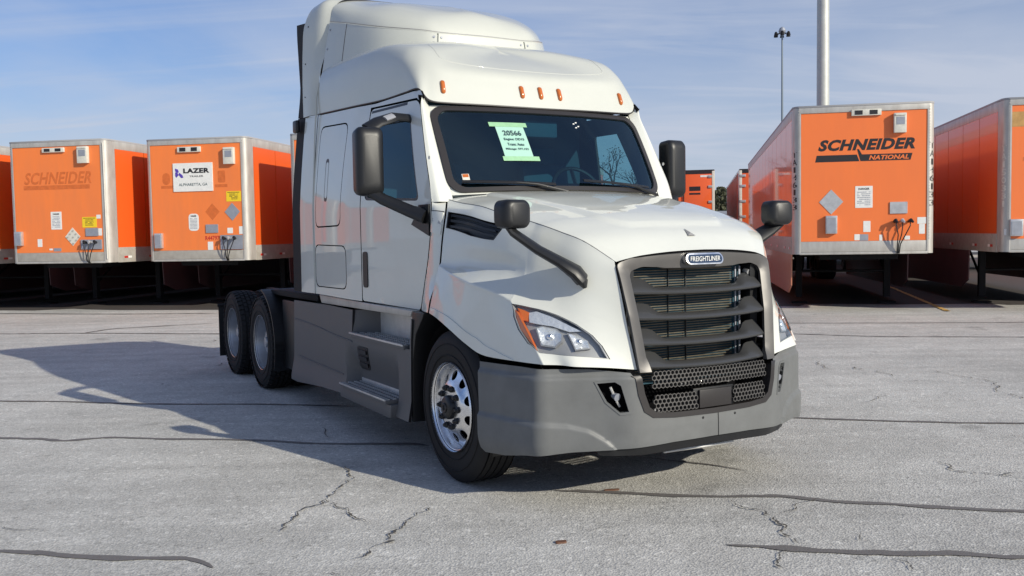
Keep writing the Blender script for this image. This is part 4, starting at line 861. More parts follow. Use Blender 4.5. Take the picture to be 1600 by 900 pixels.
# ================================================================= ground
def ground_mat():
    m = bpy.data.materials.new('worn_asphalt'); m.use_nodes = True; t = m.node_tree; p = t.nodes['Principled BSDF']; l = t.links.new
    tc = t.nodes.new('ShaderNodeTexCoord')
    def noise(s, d=4, r=.55, dist=0):
        n = t.nodes.new('ShaderNodeTexNoise'); n.inputs['Scale'].default_value = s; n.inputs['Detail'].default_value = d; n.inputs['Roughness'].default_value = r; n.inputs['Distortion'].default_value = dist; l(tc.outputs['Object'], n.inputs['Vector']); return n
    def mr(x, a, b, c, d):
        n = t.nodes.new('ShaderNodeMapRange'); l(x, n.inputs[0])
        for i, v in enumerate((a, b, c, d)): n.inputs[i+1].default_value = v
        return n.outputs[0]
    def mul(a, b):
        n = t.nodes.new('ShaderNodeMath'); n.operation = 'MULTIPLY'; l(a, n.inputs[0]); l(b, n.inputs[1]); return n.outputs[0]
    v = t.nodes.new('ShaderNodeTexVoronoi'); v.inputs['Scale'].default_value = 85; l(tc.outputs['Object'], v.inputs['Vector'])
    sepc = t.nodes.new('ShaderNodeSeparateColor'); l(v.outputs['Color'], sepc.inputs[0])
    v2 = t.nodes.new('ShaderNodeTexVoronoi'); v2.inputs['Scale'].default_value = 38; l(tc.outputs['Object'], v2.inputs['Vector'])
    sep2 = t.nodes.new('ShaderNodeSeparateColor'); l(v2.outputs['Color'], sep2.inputs[0])
    st = mr(sepc.outputs[0], 0, 1, .80, 1.17)
    st2 = mr(sep2.outputs[1], .94, .97, 1.0, 1.28)
    dk = mr(sep2.outputs[0], .02, .05, .78, 1.0)
    blot = mr(noise(.35, 6, .6, .4).outputs['Fac'], .3, .7, .82, 1.10)
    mid = mr(noise(3.2, 5, .6).outputs['Fac'], .3, .7, .90, 1.07)
    mp = t.nodes.new('ShaderNodeMapping'); mp.inputs['Scale'].default_value = (.12, 2.2, 1); mp.inputs['Rotation'].default_value = (0, 0, .17); l(tc.outputs['Object'], mp.inputs[0])
    stn = t.nodes.new('ShaderNodeTexNoise'); stn.inputs['Scale'].default_value = 1.6; stn.inputs['Detail'].default_value = 5; l(mp.outputs[0], stn.inputs['Vector'])
    streak = mr(stn.outputs['Fac'], .35, .65, .91, 1.05)
    spots = mr(noise(1.1, 4, .55).outputs['Fac'], .28, .36, .72, 1.0)
    fac = mul(mul(mul(st, st2), mul(blot, mid)), mul(mul(dk, streak), spots))
    hue = t.nodes.new('ShaderNodeMix'); hue.data_type = 'RGBA'; hue.inputs['A'].default_value = (.55, .53, .49, 1); hue.inputs['B'].default_value = (.50, .495, .47, 1); l(noise(.8, 4).outputs['Fac'], hue.inputs['Factor'])
    vm = t.nodes.new('ShaderNodeVectorMath'); vm.operation = 'SCALE'; l(hue.outputs['Result'], vm.inputs[0]); l(fac, vm.inputs['Scale']); l(vm.outputs[0], p.inputs['Base Color'])
    p.inputs['Roughness'].default_value = .88; p.inputs['Specular IOR Level'].default_value = .3
    b = t.nodes.new('ShaderNodeBump'); b.inputs['Strength'].default_value = .55; b.inputs['Distance'].default_value = .006
    add = t.nodes.new('ShaderNodeMath'); add.operation = 'ADD'; l(v.outputs['Distance'], add.inputs[0]); l(noise(14, 5, .6).outputs['Fac'], add.inputs[1]); l(add.outputs[0], b.inputs['Height']); l(b.outputs[0], p.inputs['Normal'])
    return m
GM = ground_mat()
tagit(mk('ground', [(-600, -60, 0), (600, -60, 0), (600, 900, 0), (-600, 900, 0)], [(0, 1, 2, 3)], GM), kind='structure')
def ribbon(name, pts, w, m, z=.004, jit=.12, taper=True, seed=0, step=.04, base=None):
    rg = np.random.RandomState(seed); f = catmull(np.array(pts, float)); P = np.array(pts); Lr = np.linalg.norm(np.diff(P, axis=0), axis=1).sum(); n = max(8, int(Lr/step)); Q = f(np.linspace(0, 1, n))
    T = np.gradient(Q, axis=0); T /= np.linalg.norm(T, axis=1)[:, None]+1e-9; Nn = np.stack([-T[:, 1], T[:, 0]], 1); V = []; Fs = []
    ja, jb = [np.convolve(rg.randn(n+6), np.ones(3)/1.7, 'same')[3:n+3]*jit for _ in range(2)]
    for i in range(n):
        e = min(1, ((i+.3)/10)**.6, ((n-.7-i)/10)**.6) if taper else 1
        a = Q[i]+Nn[i]*w/2*(1+ja[i])*e; b = Q[i]-Nn[i]*w/2*(1+jb[i])*e; V += [(a[0], a[1], z), (b[0], b[1], z)]
    for i in range(n-1): Fs.append((2*i, 2*i+1, 2*i+3, 2*i+2))
    return V, Fs
TAR = {"T1": [[[-4.63, 7.912], [-4.386, 7.868], [-4.032, 7.815], [-3.77, 7.721], [-3.437, 7.817], [-2.97, 7.731], [-2.135, 7.616], [-1.679, 7.463], [-1.255, 7.407], [-0.84, 7.375], [-0.68, 7.295]], 0.162], "T2": [[[-3.012, 4.976], [-2.786, 4.944], [-2.563, 4.913], [-2.324, 4.841], [-2.036, 4.797], [-1.762, 4.784], [-1.647, 4.74], [-1.537, 4.632]], 0.107], "T3": [[[0.246, 5.946], [0.511, 5.9], [1.18, 5.756], [1.652, 5.727], [1.928, 5.599], [2.281, 5.51], [2.95, 5.329], [3.287, 5.272]], 0.099], "T4": [[[1.11, 4.845], [1.316, 4.794], [1.625, 4.719], [1.937, 4.674], [2.251, 4.648], [2.537, 4.578], [2.837, 4.544]], 0.101], "T5": [[[2.252, 8.198], [2.438, 8.153], [3.026, 7.988], [3.773, 7.814], [4.276, 7.745], [4.756, 7.651]], 0.114], "T6": [[[-5.789, 9.812], [-5.409, 9.737], [-4.684, 9.629], [-3.943, 9.448], [-3.254, 9.347], [-2.59, 9.284], [-1.92, 9.15], [-1.523, 9.044]], 0.116], "T7": [[[0.923, 6.798], [1.178, 6.644], [1.386, 6.536], [1.61, 6.342]], 0.056], "T8": [[[4.072, 14.815], [4.462, 14.751], [5.662, 14.19], [7.599, 13.796], [8.419, 13.582]], 0.199], "T9": [[[4.55, 16.551], [4.982, 16.473], [6.672, 16.164], [8.754, 15.899], [9.739, 15.718]], 0.188], "T10": [[[-10.031, 17.108], [-9.384, 17.003], [-7.792, 16.852], [-5.186, 16.32], [-3.325, 16.017]], 0.234], "T11": [[[-7.792, 16.852], [-7.702, 17.172], [-7.532, 17.61], [-7.035, 17.889], [-5.856, 18.45]], 0.308], "T12": [[[-12.961, 22.147], [-12.103, 21.972], [-9.363, 21.239], [-6.609, 20.848]], 0.307]}
for i, (k, (pts, w)) in enumerate(TAR.items()):
    ww = {0: .058, 1: .055, 2: .055, 3: .068, 4: .045, 5: .040, 6: .030, 7: .05, 8: .05, 9: .06, 10: .06, 11: .09}[i]
    V, Fs = ribbon('tar_seam', pts, ww, TARM, .004+.0004*i, .22, True, i)
    me = mk('tar_seam', V, Fs, TARM); tagit(me, kind='structure')
CRACK = [[[-1.224, 6.669], [-1.172, 6.495], [-1.114, 6.356], [-1.144, 6.178], [-1.173, 6.01], [-1.204, 5.805], [-1.3, 5.639], [-1.326, 5.459], [-1.334, 5.344], [-1.334, 5.18]], [[-1.204, 5.805], [-1.11, 5.67], [-1.033, 5.624], [-0.95, 5.418], [-0.841, 5.317]], [[-0.537, 5.615], [-0.535, 5.533], [-0.602, 5.417], [-0.64, 5.287], [-0.677, 5.162], [-0.695, 5.026], [-0.666, 4.991], [-0.769, 4.805], [-0.849, 4.719]], [[-1.409, 4.997], [-1.38, 5.096]], [[-0.96, 4.553], [-0.87, 4.494]], [[1.332, 5.654], [1.396, 5.455], [1.482, 5.297], [1.496, 5.096], [1.485, 4.835]], [[2.979, 6.525], [2.966, 6.306], [3.092, 6.172], [3.254, 6.121], [3.332, 6.036]], [[3.842, 11.617], [3.781, 11.262], [3.733, 10.953]], [[4.872, 10.691], [4.996, 10.205], [5.083, 9.869], [4.962, 9.477], [4.894, 9.11], [4.874, 8.85]], [[1.866, 4.995], [1.846, 4.928], [1.835, 4.867]], [[1.408, 4.742], [1.3, 4.563], [1.298, 4.476]], [[1.861, 4.58], [1.934, 4.532], [1.94, 4.403]], [[4.09, 11.118], [4.104, 10.858]]]
V = []; Fs = []
for i, pts in enumerate(CRACK):
    rg = np.random.RandomState(50+i); P = [np.array(p) for p in pts]
    for it in range(3):   # jagged fractal path
        q = [P[0]]
        for a, b in zip(P[:-1], P[1:]):
            d = b-a; mdl = (a+b)/2+np.array([-d[1], d[0]])*rg.uniform(-.22, .22); q += [mdl, b]
        P = q
    v, f = ribbon('', P, .009 if i < 12 else .014, CRKM, .0095, .9, True, i, .012); n = len(V); V += v; Fs += [tuple(x+n for x in t) for t in f]
# hairline cracks scattered over the old surface
for i in range(38):
    rg = np.random.RandomState(900+i); x, y = rg.uniform(-7, 9), rg.uniform(4.2, 17); a = rg.uniform(0, math.pi); P = [np.array([x, y])]
    for k in range(rg.randint(3, 8)):
        a += rg.uniform(-.9, .9); P.append(P[-1]+np.array([math.cos(a), math.sin(a)])*rg.uniform(.04, .14))
    v, f = ribbon('', P, .004+.0005*y, CRKM, .009, .8, True, i, .02); n = len(V); V += v; Fs += [tuple(q+n for q in t) for t in f]
tagit(mk('pavement_cracks', V, Fs, CRKM), kind='structure')
YD = Vector((9.64-8.608, 22.43-18.485)).normalized()
V, Fs = ribbon('', [(8.57, 18.33), (8.608, 18.485), (9.2, 20.75), (9.64, 22.43), (10.6, 26.1)], .10, YLINE, .011, .12, True, 3); tagit(mk('painted_bay_line', V, Fs, YLINE), kind='structure')
# small debris
for i, (x, y, sx, sy) in enumerate(((.62, 5.93, .05, .012), (.24, 4.93, .03, .018))):
    MB().prism(rr2(-sx, -sy, sx, sy, sy*.7, 3), 0, .008, lambda a, b, c, x=x, y=y: (x+a, y+b+.2*a, c)).build('leaf_litter', RUSTY, None, loc=(0, 0, .001)); tagit(bpy.data.objects[-1] if 0 else [o for o in bpy.data.objects if o.name.startswith('leaf_litter')][-1], kind='structure')

# ================================================================= trailers
TH = -.19513; TOPZ, BOTZ, TW, TL = 4.069, 1.152, 2.592, 16.15
SHARED = {}
def shared(key, fn):
    if key not in SHARED: SHARED[key] = fn()
    return SHARED[key]
def box_me(name, a, b, m, bevel=0):
    def f():
        o = MB().box(a, b).build(name, m, None, bevel=bevel); me = o.data; bpy.data.objects.remove(o); return me
    return shared((name, tuple(a), tuple(b), m.name), f)
def put(name, me, parent, loc=None, rot=None):
    o = bpy.data.objects.new(name, me); COL.objects.link(o); o.parent = parent
    if loc: o.location = loc
    if rot: o.rotation_euler = rot
    return o
def plate(name, x0, z0, x1, z1, m, parent, t=.004, y=0, r=.008):
    return MB().prism(rr2(x0, z0, x1, z1, min(r, (x1-x0)*.45, (z1-z0)*.45), 3), 0, t, lambda a, b, c: (a, y-c, b)).build(name, m, parent, auto=30)
def nose_text(txt, x0, z0, x1, z1, m, parent, y=-.004, bold=.02, shear=0, name='lettering'):
    return lettering(name, txt, x1-x0, z1-z0, lambda a, b, c: (x0+a, y-.002*c, z0+b), m, parent, bold=bold, shear=shear)
def lines(x0, z0, x1, z1, n, m, parent, y, name='small_print'):
    b = MB(); rg = random.Random(int(x0*1000+z0*77)); h = (z1-z0)/n
    for k in range(n):
        zc = z1-(k+.5)*h; xa = x0; 
        while xa < x1-.01:
            w = rg.uniform(.012, .05); xb = min(x1, xa+w)
            if rg.random() > .12: b.box((xa, y-.0012, zc-h*.22), (xb-.006, y, zc+h*.2))
            xa = xb
    return tagit(b.build(name, m, parent, auto=0), kind='stuff')
def diamond(name, cx, cz, r, m, parent, t=.008, y=0):
    return MB().prism([(cx, cz-r), (cx+r*.93, cz), (cx, cz+r), (cx-r*.93, cz)], 0, t, lambda a, b, c: (a, y-c, b)).build(name, m, parent)
def hoses(x, z, parent, zb, style=0):
    g = MB(); V = Vector
    for k, dx in enumerate((-.10, .0, .12)):
        g.tube([(x+dx, -.01, z-.04*abs(k-1)), (x+dx*1.2, -.10, z-.02), (x+dx*1.15, -.14, z-.10), (x+dx*.6-.02, -.13, z-.28), (x-.06+dx*.25, -.08, z-.46), (x-.08+.02*k, -.03, zb-.04)], .011, 7)
    g.build('air_hose', BLACKP, parent)
    for k, dx in enumerate((-.10, .0, .12)):
        MB().tube([(x+dx*1.2-.01, -.03, z-.02), (x+dx*1.25, -.12, z+.0), (x+dx*1.3+.03, -.16, z-.04)], [.032, .038, .02], 10).build('gladhand', BLACKP if k != 1 else SILVER, parent)
def trailer(loc, label, kind, group='orange box trailers in the back row', nosem=ORANGEF, sides=(1, 1), long=True, rear=False, ghost=None, th=TH, length=TL, skirtside=None, under=True):
    t = empty('box_trailer', (loc[0], loc[1], 0), th, label=label, cat='trailer', group=group)
    L_ = length; P = TW
    MB().box((.10, .0, BOTZ+.26), (P-.10, .05, TOPZ-.15)).build('nose_panel', nosem, t)
    # nose frame: bottom rail, top rail, posts
    MB().box((.10, -.004, BOTZ+.05), (P-.10, .06, BOTZ+.258)).build('bottom_rail', TRALD if kind < 2 else TRAL, t, bevel=.008)
    MB().box((.11, -.014, BOTZ), (P-.11, .06, BOTZ+.047)).build('lower_lip', TRAL, t, bevel=.006)
    MB().box((.09, -.016, TOPZ-.148), (P-.09, .06, TOPZ-.037)).build('top_rail', TRAL, t, bevel=.008)
    for x0, x1 in ((-.012, .098), (P-.098, P+.012)):
        ar = [(.13-.142*math.sin(math.radians(a)), .13-.142*math.cos(math.radians(a))) for a in range(0, 91, 15)]
        pf = [(.10, -.012)]+ar+[(-.012, .34), (.01, .34), (.03, .14), (.10, .05)]
        po = MB().prism([(a if x0 < 1 else P-a, b) for a, b in pf], BOTZ+.01, TOPZ-.04).build('corner_post', TRAL, t)
    rv = MB()
    for x in (.085, P-.085):
        for k in range(46): z = BOTZ+.30+k*.056; rv.box((x-.007, -.017, z-.007), (x+.007, -.011, z+.007))
    tagit(rv.build('nose_rivets', TRAL, t, auto=0), kind='stuff')
    # roof with a dark edge
    MB().prism([(.10, -.02), (P-.10, -.02), (P-.02, .03), (P+.02, .12), (P+.02, L_), (-.02, L_), (-.02, .12), (.02, .03)], TOPZ-.035, TOPZ).build('roof', ROOFM, t)
    # sides: separate panels between posts
    npan = 13; y0 = .345; pw = (L_-.25-y0)/npan
    for sx, on in ((0, sides[0]), (P, sides[1])):
        if not on: 
            MB().box((sx-.01, .34, BOTZ), (sx+.01, L_, TOPZ-.04)).build('side_wall', ORANGE, t); continue
        sg = -1 if sx == 0 else 1
        me = box_me('side_panel', (-.012, .010, BOTZ+.36), (.012, pw-.016, TOPZ-.22), ORANGE, .0)
        ms = box_me('panel_post', (-.0145, -.016, BOTZ+.36), (.0145, .016, TOPZ-.22), ORANGE, .0)
        for k in range(npan):
            put('side_panel', me, t, (sx, y0+k*pw, 0))
        MB().box((sx-.016, .34, TOPZ-.22), (sx+.016, L_, TOPZ-.03)).build('top_side_rail', TRAL, t, bevel=.006)
        MB().box((sx-.022, .34, BOTZ), (sx+.022, L_, BOTZ+.36)).build('bottom_side_rail', TRALD, t, bevel=.008)
        MB().box((sx-.006*sg-.003, .35, BOTZ+.3), (sx-.006*sg+.003, L_-.05, TOPZ-.15)).build('side_lining', DARKIN, t)
        rv = MB()
        for k in range(int((L_-.5)/.10)): y = .40+k*.10; rv.box((sx+sg*.022-.003, y-.008, BOTZ+.30), (sx+sg*.022+.003, y+.008, BOTZ+.316)); 
        tagit(rv.build('rail_rivets', TRAL, t, auto=0), kind='stuff')
        for y in (.55, 1.6, 3.4, 5.2, 7.4, 9.8, 12.2, 14.6):
            for k, mm in ((0, REDD), (1, WHT)):
                put('reflector_tape', box_me('reflector_tape', (-.003, 0, 0), (.003, .15, .05), mm), t, (sx+sg*.024, y+k*.15, BOTZ+.10))
    MB().box((.02, .06, TOPZ-.12), (P-.02, L_-.02, TOPZ-.05)).build('roof_bows', DARKIN, t)
    MB().box((.02, .06, BOTZ+.03), (P-.02, L_-.03, BOTZ+.12)).build('floor', DARKIN, t)
    if under:
        for x in (.36, P-.36):
            lg = MB().box((x-.065, 2.55, .14), (x+.065, 2.68, BOTZ+.03)).build('landing_leg', FRAME, t)
            MB().box((x-.17, 2.47, .0), (x+.17, 2.76, .04)).build('foot', FRAME, lg)
            MB().tube([(x, 2.6, .5), (x, 3.6, BOTZ)], .03, 6).build('leg_brace', FRAME, lg)
        MB().tube([(.36, 2.6, .72), (P-.36, 2.6, .72)], .03, 6).build('cross_shaft', FRAME, t)
        MB().box((.55, .5, BOTZ-.12), (P-.55, 1.3, BOTZ+.03)).build('coupler_plate', FRAME, t)
        for yy in (L_-1.6, L_-2.9):
            for x, kk in ((.16, 1), (P-.16, -1)):
                def fw_():
                    o = MB().lathe([(.2, -.30), (.29, -.30), (.30, -.29), (.45, -.30), (.50, -.26), (.51, -.2), (.51, .2), (.5, .26), (.45, .3), (.29, .3)], 28, 'x').build('trailer_wheel', RUBBER, None, auto=35); me = o.data; bpy.data.objects.remove(o); return me
                put('trailer_wheel', shared('tw', fw_), t, (x+kk*.12, yy, .51))
                def fr_():
                    o = MB().lathe([(.28, -.02), (.26, .08), (.13, .10), (.12, .0), (.001, -.01)], 24, 'x').build('wheel_rim', WHBOX, None, auto=35); me = o.data; bpy.data.objects.remove(o); return me
                put('wheel_rim', shared('twr', fr_), t, (x+kk*.12-kk*.29, yy, .51), (0, 0, 0 if kk > 0 else math.pi))
        MB().box((.5, L_-3.6, .75), (P-.5, L_-.8, BOTZ)).build('bogie_frame', FRAME, t)
        for x in (.35, P-.35): MB().box((x-.28, L_-.75, .25), (x+.28, L_-.74, BOTZ)).build('mud_flap', RUBBER, t)
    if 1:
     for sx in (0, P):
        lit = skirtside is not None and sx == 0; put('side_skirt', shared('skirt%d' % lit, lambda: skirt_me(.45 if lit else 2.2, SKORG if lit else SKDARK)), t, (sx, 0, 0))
    if rear:
        for x0 in (.10, P/2+.008):
            dd = MB().box((x0, L_-.02, BOTZ+.14), (x0+P/2-.108, L_+.02, TOPZ-.16)).build('rear_door', ORANGE, t)
        MB().box((0, L_-.1, BOTZ), (P, L_+.02, BOTZ+.13)).build('rear_sill', TRAL, t)
    return t
def skirt_me(y0, m):
    o = MB().prism([(y0, BOTZ), (y0+.05, .52), (y0+.6, .34), (10.6, .28), (10.9, BOTZ)], -.012, .012, lambda a, b, c: (c, a, b)).build('side_skirt', m, None); me = o.data; bpy.data.objects.remove(o); return me
def furn(t, d):
    for k, v in d.items():
        if k == 'marker':
            x0, z0, x1, z1 = v; o = MB().box((x0, -.05, z0+.01), (x1, 0, z1-.01)).build('marker_light_bar', CREAM, t, bevel=.01); w = x1-x0
            for c in (.25, .75): MB().box((x0+w*(c-.14), -.056, z0+.03), (x0+w*(c+.12), -.045, z1-.03)).build('marker_lens', BLK, o)
        elif k == 'thermo':
            x0, z0, x1, z1 = v; o = MB().box((x0, -.10, z0), (x1, 0, z1)).build('control_box', CREAM, t, bevel=.012); w, h = x1-x0, z1-z0
            MB().box((x0+w*.2, -.106, z0+h*.42), (x1-w*.15, -.095, z1-h*.2)).build('control_window', GREYD, o)
            MB().box((x0+w*.1, -.115, z1-h*.13), (x1-w*.1, -.09, z1-h*.06)).build('control_ledge', CREAM, o)
        elif k in ('sign', 'shield'):
            x0, z0, x1, z1 = v; o = plate('warning_sign', x0, z0, x1, z1, WHT, t, r=.008 if k == 'sign' else .08)
            nose_text('DANGER', x0+.06, z1-.075, x1-.06, z1-.035, BLK, o, -.0045, .02); lines(x0+.035, z0+.04, x1-.035, z1-.10, 8, GREYD, o, -.0045)
        elif k == 'yellow':
            o = plate('yellow_sticker', *v, YEL, t); x0, z0, x1, z1 = v; lines(x0+.08, z0+.04, x1-.08, z1-.05, 5, BLK, o, -.0045); lines(x0+.03, z1-.045, x1-.03, z1-.012, 1, BLK, o, -.0045)
        elif k == 'plate': plate('blank_plate', *v, SILVER if d.get('pm') is None else d['pm'], t, t=.02)
        elif k == 'box':
            x0, z0, x1, z1 = v; o = MB().box((x0, -.09, z0), (x1, 0, z1)).build('document_box', SILVER, t, bevel=.01); MB().box((x0+.02, -.096, z0+.02), (x1-.03, -.085, z1-.04)).build('box_lid', GREYD, o)
        elif k == 'diam':
            x0, z0, x1, z1 = v; diamond('placard_holder', (x0+x1)/2, (z0+z1)/2, (z1-z0)/2, d.get('dm', SILVER), t)
        elif k.startswith('w'): plate('white_sticker', *v, WHT, t, t=.003)
        elif k.startswith('g') and k != 'glad': plate('grey_sticker', *v, GREYD, t, t=.003)
        elif k == 'glad': plate('connector_plate', *v, GREYD, t, t=.03)
        elif k == 'hose': hoses(*v[:2], t, v[2])
AX = Vector((math.cos(TH), math.sin(TH)))
# faded, no lettering but the ghost of it
t0 = trailer((-12.016, 22.509), 'orange trailer with ghost lettering, hazard placard and yellow sticker, no white sign', 0)
furn(t0, dict(marker=(.947, 3.773, 1.531, 3.901), thermo=(1.906, 3.503, 2.172, 3.895), sign=(1.079, 1.962, 1.365, 2.383), yellow=(1.911, 1.995, 2.293, 2.242), plate=(1.998, 1.79, 2.326, 1.981), pm=GREYD,
  box=(.122, 1.588, .319, 1.925), w1=(.692, 1.554, .815, 1.739), g1=(1.114, 1.44, 1.32, 1.518), w2=(2.225, 1.222, 2.394, 1.309), w3=(1.0, 1.47, 1.09, 1.51), w4=(2.29, 2.2, 2.40, 2.29), w5=(2.33, 1.80, 2.42, 1.97), glad=(1.868, 1.481, 2.415, 1.709), hose=(2.14, 1.66, BOTZ+.05), diam=(1.415, 1.566, 1.874, 2.0), dm=CREAM))
nose_text('SCHNEIDER', .40, 3.035, 2.20, 3.325, GHOST, t0, -.0005, .03, .28, 'ghost_lettering')
plate('ghost_band', .38, 2.91, 2.15, 3.01, GHOST, t0, t=.001)
dg = MB()
for i in range(3):
    for j in range(3):
        cx, cz = 1.645+(i-1)*.075+(j-1)*.075, 1.765+(i-1)*-.075+(j-1)*.075
        for k in (-1, 0, 1): dg.prism([(cx-.026+k*.008, cz+k*.014-.001), (cx+.026+k*.008, cz+k*.014-.006), (cx+.026+k*.008, cz+k*.014-.002), (cx-.026+k*.008, cz+k*.014+.003)], 0, .002, lambda a, b, c: (a, -.008-c, b))
tagit(dg.build('placard_print', BLK, t0, auto=0), kind='stuff')
MB().tube([(2.545, -.02, BOTZ+.1), (2.545, -.02, TOPZ-.1)], .012, 6).build('post_bead', CREAM, t0)
t1 = trailer((-8.726, 22.506), 'orange trailer with white and purple logo sign, next to the truck sleeper', 1)
furn(t1, dict(marker=(.858, 3.726, 1.455, 3.874), thermo=(2.059, 3.422, 2.323, 3.813), yellow=(2.062, 2.55, 2.437, 2.79), diam=(1.988, 2.097, 2.416, 2.515), dm=GREYD, shield=(1.07, 1.874, 1.33, 2.28), plate=(1.514, 1.819, 1.827, 2.018), pm=GREYD,
  box=(.199, 1.471, .392, 1.828), w1=(2.06, 1.80, 2.2, 1.93), w2=(1.544, 1.414, 1.681, 1.61), w3=(2.36, 1.78, 2.46, 1.96), w4=(2.30, 1.36, 2.42, 1.40), glad=(1.888, 1.423, 2.449, 1.76), hose=(2.13, 1.70, BOTZ+.05)))
sg = plate('logo_sign', .714, 2.81, 1.735, 3.481, WHT, t1, t=.02)
for P_ in ([(.775, 3.30), (.775, 3.36), (.85, 3.335), (.87, 3.27), (.82, 3.25)], [(.775, 3.18), (.775, 3.27), (.84, 3.25), (.86, 3.20), (.80, 3.14)], [(.88, 3.26), (.96, 3.20), (.985, 3.14), (.93, 3.13), (.86, 3.21)]):
    MB().prism(P_, 0, .003, lambda a, b, c: (a, -.021-c, b)).build('logo_mark', PURP, sg)
nose_text('LAZER', .985, 3.24, 1.66, 3.355, BLK, sg, -.021, .05); nose_text('TRAILER', 1.14, 3.145, 1.50, 3.185, BLK, sg, -.021, .0); nose_text('ALPHARETTA, GA', .86, 2.93, 1.60, 3.005, PTXT, sg, -.021, .0)
nose_text('R44797', 1.486, 1.644, 1.85, 1.747, REDD, t1, -.001, .02)
plate('ghost_letter', .42, 2.98, .62, 3.26, GHOST, t1, t=.001, r=.09); plate('ghost_letter', 1.86, 3.0, 2.05, 3.28, GHOST, t1, t=.001, r=.03); plate('ghost_band', .38, 2.89, .70, 2.96, GHOST, t1, t=.001); plate('ghost_band', 1.78, 2.89, 2.1, 2.96, GHOST, t1, t=.001); diamond('ghost_placard', 1.69, 2.317, .2, GHOST, t1, .001)
t2 = trailer((5.608, 18.511), 'orange trailer with bold black lettering on its nose, TA146133 down its corners', 2, nosem=ORANGER, skirtside=0.0)
furn(t2, dict(marker=(1.069, 3.828, 1.619, 3.97), thermo=(1.841, 3.483, 2.068, 3.86), sign=(1.149, 2.058, 1.471, 2.481), diam=(.472, 1.941, .929, 2.428), box=(.589, 1.563, .806, 1.915), plate=(1.788, 1.933, 2.109, 2.158), w0=(1.302, 1.586, 1.434, 1.8), w1=(1.137, 1.427, 1.236, 1.545), g1=(1.237, 1.416, 1.395, 1.543),
  w2=(1.599, 1.412, 1.655, 1.529), w3=(2.061, 1.425, 2.159, 1.5), w4=(2.292, 1.728, 2.455, 1.855), w5=(2.324, 1.535, 2.429, 1.725), hose=(2.00, 1.80, BOTZ+.05)))
nose_text('SCHNEIDER', .455, 3.175, 2.24, 3.395, BLK, t2, -.001, .048, .28)
MB().prism([(.40, 2.965), (1.225, 2.965), (1.175, 3.095), (.43, 3.095)], 0, .003, lambda a, b, c: (a, -c, b)).build('lettering_bar', BLK, t2)
MB().prism([(1.245, 2.965), (2.16, 2.965), (2.195, 3.095), (1.27, 3.095), (1.215, 3.20), (1.18, 3.20)], 0, .003, lambda a, b, c: (a, -c, b)).build('lettering_bar', BLK, t2)
nose_text('NATIONAL', 1.40, 2.985, 2.13, 3.072, ORANGER, t2, -.0035, .03, .25)
def chamf(side_x, q, lift, z):   # on the rounded corner post, q metres along its curve
    an = math.radians(55)-q/.142; r = .142+lift
    if side_x <= 0: return (.13-r*math.sin(an), .13-r*math.cos(an), z)
    an = math.radians(42)+q/.142; return (TW-.13+r*math.sin(an), .13-r*math.cos(an), z)
def vtext(txt, zt, zb, parent, side_x, yc, m, w=.12):
    h = (zt-zb)/len(txt)
    for k, ch in enumerate(txt):
        z1 = zt-k*h; ww = w*(.45 if ch in '1I' else 1)
        sg = -1 if side_x <= 0 else 1
        lettering('post_letter', ch, ww, h*.74, lambda a, b, c, z1=z1, ww=ww: chamf(side_x, a-ww/2, .003+.001*c, z1-h*.87+b), m, parent, bold=.008)
vtext('TA146133', 3.20, 2.02, t2, 0, .16, BLK)
def vtext_f(txt, zt, zb, parent, xc, m, w=.09):
    h = (zt-zb)/len(txt)
    for k, ch in enumerate(txt):
        z1 = zt-k*h; ww = w*(.45 if ch in '1I' else 1); lettering('post_letter', ch, ww, h*.74, lambda a, b, c, z1=z1, ww=ww: (xc-ww/2+a, -.0135-.002*c, z1-h*.87+b), m, parent, bold=.008)
vtext('TA146133', 3.31, 2.05, t2, TW, 0, BLK)
t3 = trailer((9.35, 17.75), 'orange trailer cut off by the right edge, faint TA150331 on its side', 3, nosem=ORANGER)
furn(t3, dict(box=(.103, 1.462, .331, 1.781), w1=(.02, 1.48, .06, 1.60)))
plate('peeled_patch', .10, 3.52, .42, 3.80, mat('peeled_paint', (.52, .30, .10), .7, var=.3), t3, t=.002); nose_text('SCHNEIDER', .36, 3.0, 2.2, 3.25, GHOST, t3, -.001, .03, .28, 'ghost_lettering'); plate('ghost_band', .33, 2.87, 1.2, 2.95, GHOST, t3, t=.001)
vtext('TA150331', 3.20, 2.0, t3, 0, .20, CREAM, .10)
p = Vector((-12.016, 22.509))-AX*3.33; tm = trailer((p.x, p.y), 'orange trailer mostly cut off by the left edge of the picture', 0, sides=(0, 1))
p = Vector((-8.726, 22.506))+AX*3.42; tn = trailer((p.x+.27, p.y-.1), 'orange trailer hidden behind the truck sleeper, only its pale corner post showing', 0, sides=(0, 1))
p = Vector((-8.726, 22.506))+AX*6.8; to = trailer((p.x, p.y-.1), 'orange trailer behind the cab, its side seen through the truck windows', 0, sides=(0, 1))
for k in range(2, 8):
    p = Vector((-12.016, 22.509))-AX*(3.33*k+(.9 if k > 4 else 0)); trailer((p.x, p.y), ('first','second','third','fourth','fifth','sixth')[k-2]+' orange trailer in the row beyond the left edge of the picture', 0, sides=(0, 1))
